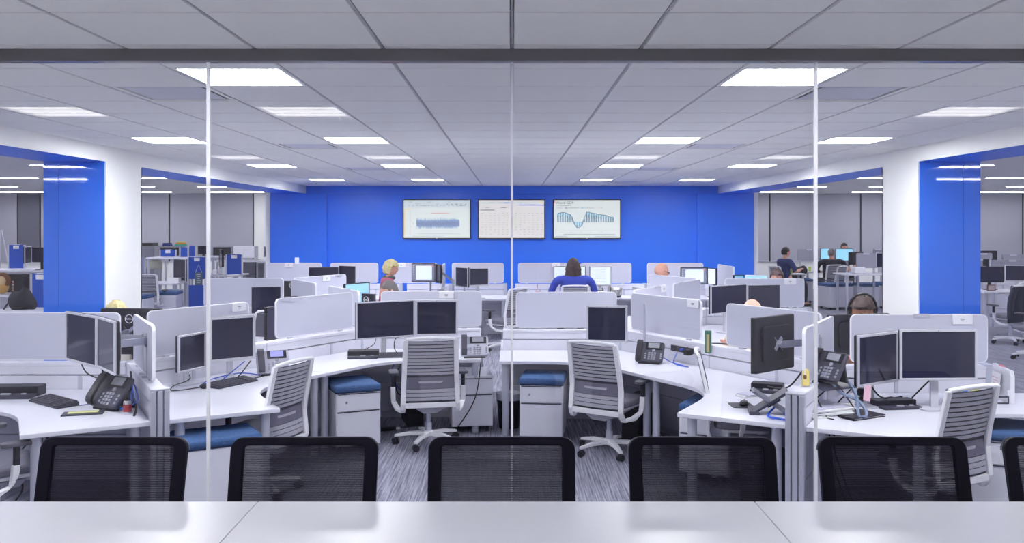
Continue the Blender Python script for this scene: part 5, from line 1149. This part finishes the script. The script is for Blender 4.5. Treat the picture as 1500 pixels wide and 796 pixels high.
def gscreen(px0, px1, y0p, y1p, Y, label, turn=0):
    x0, x1 = at(px0, Y), at(px1, Y); z1 = 2-(y0p-332)*Y/F; z0 = 2-(y1p-332)*Y/F
    t = thing('grey_screen', label, 'screen', ((x0+x1)/2, Y, z0), turn, 'grey screens of the right side office')
    q = MB(); q.plate(rrect(x1-x0, z1-z0, .03, 3, x0=0, z0=(z1-z0)/2), -.015, .015); q.build('panel', mat('grey_felt', (150, 150, 168), .8), t)
    for s in (-1, 1): q = MB(); q.box((s*(x1-x0)*.4, 0, -z0/2+.01), (.04, .03, z0+.02)); q.build('upright', alu, t)
    q = MB(); q.box((0, -.02, z1-z0-.02), (.15, .012, .035)); q.build('top_clip', alu, t); return t
straight_desk(at(1130, 22.8), at(1172, 22.8), 22.25, 22.75, 'white desk of the man in the checked shirt', z=.80)
straight_desk(at(1183, 23), at(1262, 23), 23.15, 23.8, 'white desk with lit monitors in the right side office', z=.80)
gscreen(1168.5, 1202, 365, 382, 23.9, 'grey screen left of the lit monitors, right side office')
gscreen(1254, 1283, 371, 393, 20.6, 'grey screen with clip beside the white column, right side office')
gscreen(1279, 1292, 365, 380, 22.0, 'small grey screen behind, by the white column')
a, b_ = M2(1202, 23.5, 1216, 23.5); monitor(a, b_, 1.08, 1.42, 'pale lit monitor left of the suited man', bezel='black', content='blue', base=.8, bz=.012)
a, b_ = M2(1224, 23.5, 1250, 23.5); monitor(a, b_, 1.08, 1.41, 'bright cyan lit monitor right of the suited man', bezel='black', content='blue', base=.8, bz=.012)
b_, a = M2(1243, 20.6, 1263, 20.9); monitor(a, b_, 1.10, 1.40, 'black monitor back beside the grey screen, right side office', bezel='black', base=.90)
a, b_ = M2(1283, 20.7, 1296, 20.7); monitor(a, b_, 1.02, 1.38, 'silver monitor cut by the white column, right side office', bezel='silver', base=.90)
straight_desk(at(1228, 20.6), at(1310, 20.6), 20.2, 20.95, 'white desk beside the white column, right side office', z=.90)
task_chair(at(1217, 21.95), 21.95, 40, 'white chair standing before the suited man, right side office')
t = thing('duffel_bag', 'black bag on the blue-topped pedestals, right side office', 'bag', (at(1168, 23.1), 23.1, .63)); q = MB(); q.ell((0, 0, .15), (.24, .16, .18), 16, 10, lambda p_, u: (p_[0]+.12*u[2], p_[1], max(0, p_[2]+.02*sin(p_[0]*25)))); q.build('body', mat('bag_black', (42, 42, 54), .8), t, smooth=True); q = MB(); q.tube(smooth_path([(-.2, -.1, .15), (-.28, -.14, .0), (-.3, -.16, -.12)], 4), .012, 6); q.build('strap', black, t)
cup(1158.5, 21.9, .80+.0, 'green cup in the hand of the checked-shirt man', mat('lime_cup', (190, 210, 90), .5)); 
cup(1186, 23.4, .80, 'green and white cup on the far white desk', mat('lime_cup', (190, 210, 90), .5))
block('storage_box', 'box', 'white round box on the desk beside the white column', 1252, 1268, 392, 401, 20.25, .25, rim_m, bevel=.02)
# far right beyond the blue column
zt = 2-(427-332)*15.6/F
straight_desk(at(1424, 15.9), at(1540, 15.9), 15.5, 16.3, 'white desk with two dark monitors, far right', z=zt)
a, b_ = M2(1433, 16.0, 1470.5, 16.0); monitor(a, b_, .98, 1.27, 'dark monitor beside the blue column, far right', bezel='black', base=zt)
a, b_ = M2(1471.5, 16.0, 1512, 15.9); monitor(a, b_, 1.0, 1.30, 'silver-framed dark monitor at the far right picture edge', bezel='silver', base=zt)
gscreen(1452, 1512, 381, 392, 17.4, 'long grey screen behind the far right monitors')
gscreen(1428, 1439, 379, 400, 17.3, 'short grey screen beside the blue column, far right')
gscreen(1468, 1500, 373, 380, 20.0, 'rear grey screen with name plate, far right')
gscreen(1428, 1453, 371, 380, 20.2, 'rear grey screen beside the blue column, far right')
for px0, px1, Y in ((1452, 1512, 17.42), (1428, 1439, 17.32), (1468, 1500, 20.02), (1428, 1453, 20.22)):
    partition(Vector((at(px0, Y), Y+.09)), dR, at(px1, Y)-at(px0, Y), 'low partition under a grey screen at the far right, %s' % ('long, front' if px0 == 1452 else 'short, front' if px1 == 1439 else 'rear right' if px0 == 1468 else 'rear left'))
b_, a = M2(1430, 21.0, 1460, 21.0); monitor(a, b_, 1.05, 1.42, 'black monitor back peeking over the rear grey screens, far right', bezel='black')
straight_desk(at(1425, 21), at(1500, 21), 20.6, 21.4, 'rear white desk behind the grey screens, far right')
t = thing('photo_frame', 'small framed photo on the far right desk', 'photo frame', (at(1452, 15.65), 15.65, zt)); q = MB(); q.box((0, 0, .06), (.15, .015, .11)); q.build('frame', mat('brown_frame', (110, 70, 72), .6), t, bevel=.003); q = MB(); q.box((0, -.009, .06), (.11, .003, .08)); q.build('photo', mat('photo_grey', (170, 160, 164), .6, var=.5, scale=30), t)
ch = task_chair(at(1480, 15.0), 15.0, 12, 'white chair with a dark jacket hung over its back, far right')
t = thing('jacket', 'dark navy jacket draped over the chair back, far right', 'jacket', (ch.location.x, ch.location.y, 0), R(12))
q = MB()
prof = []
nx, nz = 12, 8
for j in range(nz+1):
    for i in range(nx+1):
        u = i/nx*2-1; v = j/nz; z_ = 1.035-.62*v; w_ = .24+.12*v
        prof.append((u*w_, -.345-.03*sin(u*9)*v-.06*v+.05*u*u, z_-.03*u*u))
nf = len(prof)
for j in range(nz+1):
    for i in range(nx+1):
        x_, y_, z_ = prof[j*(nx+1)+i]; prof.append((x_*.93, y_+.035, z_-.004))
W1 = nx+1; fs = []
for j in range(nz):
    for i in range(nx):
        a_ = j*W1+i; fs.append((a_, a_+W1, a_+W1+1, a_+1)); fs.append((nf+a_, nf+a_+1, nf+a_+W1+1, nf+a_+W1))
for i in range(nx): fs.append((i, i+1, nf+i+1, nf+i)); a_ = nz*W1+i; fs.append((a_, nf+a_, nf+a_+1, a_+1))
for j in range(nz): a_ = j*W1; fs.append((a_, nf+a_, nf+a_+W1, a_+W1)); a_ += nx; fs.append((a_, a_+W1, nf+a_+W1, nf+a_))
q.add(prof, fs); jk = q.build('body', mat('jacket_navy', (34, 36, 62), .85, var=.2, scale=15), t, smooth=True)
for s in (-1, 1): q = MB(); q.tube(smooth_path([(s*.22, -.36, .97), (s*.31, -.37, .8), (s*.34, -.38, .6), (s*.33, -.36, .47)], 4), [.05]*9+[.045]*4, 10); q.build('sleeve', mat('jacket_navy', (34, 36, 62), .85), t, smooth=True)
task_chair(at(1514, 13.2), 13.2, 78, 'white chair of which only one foot shows at the far right edge')
task_chair(at(1443, 16.9), 15.0, 200, 'chair half hidden behind the blue column, far right')
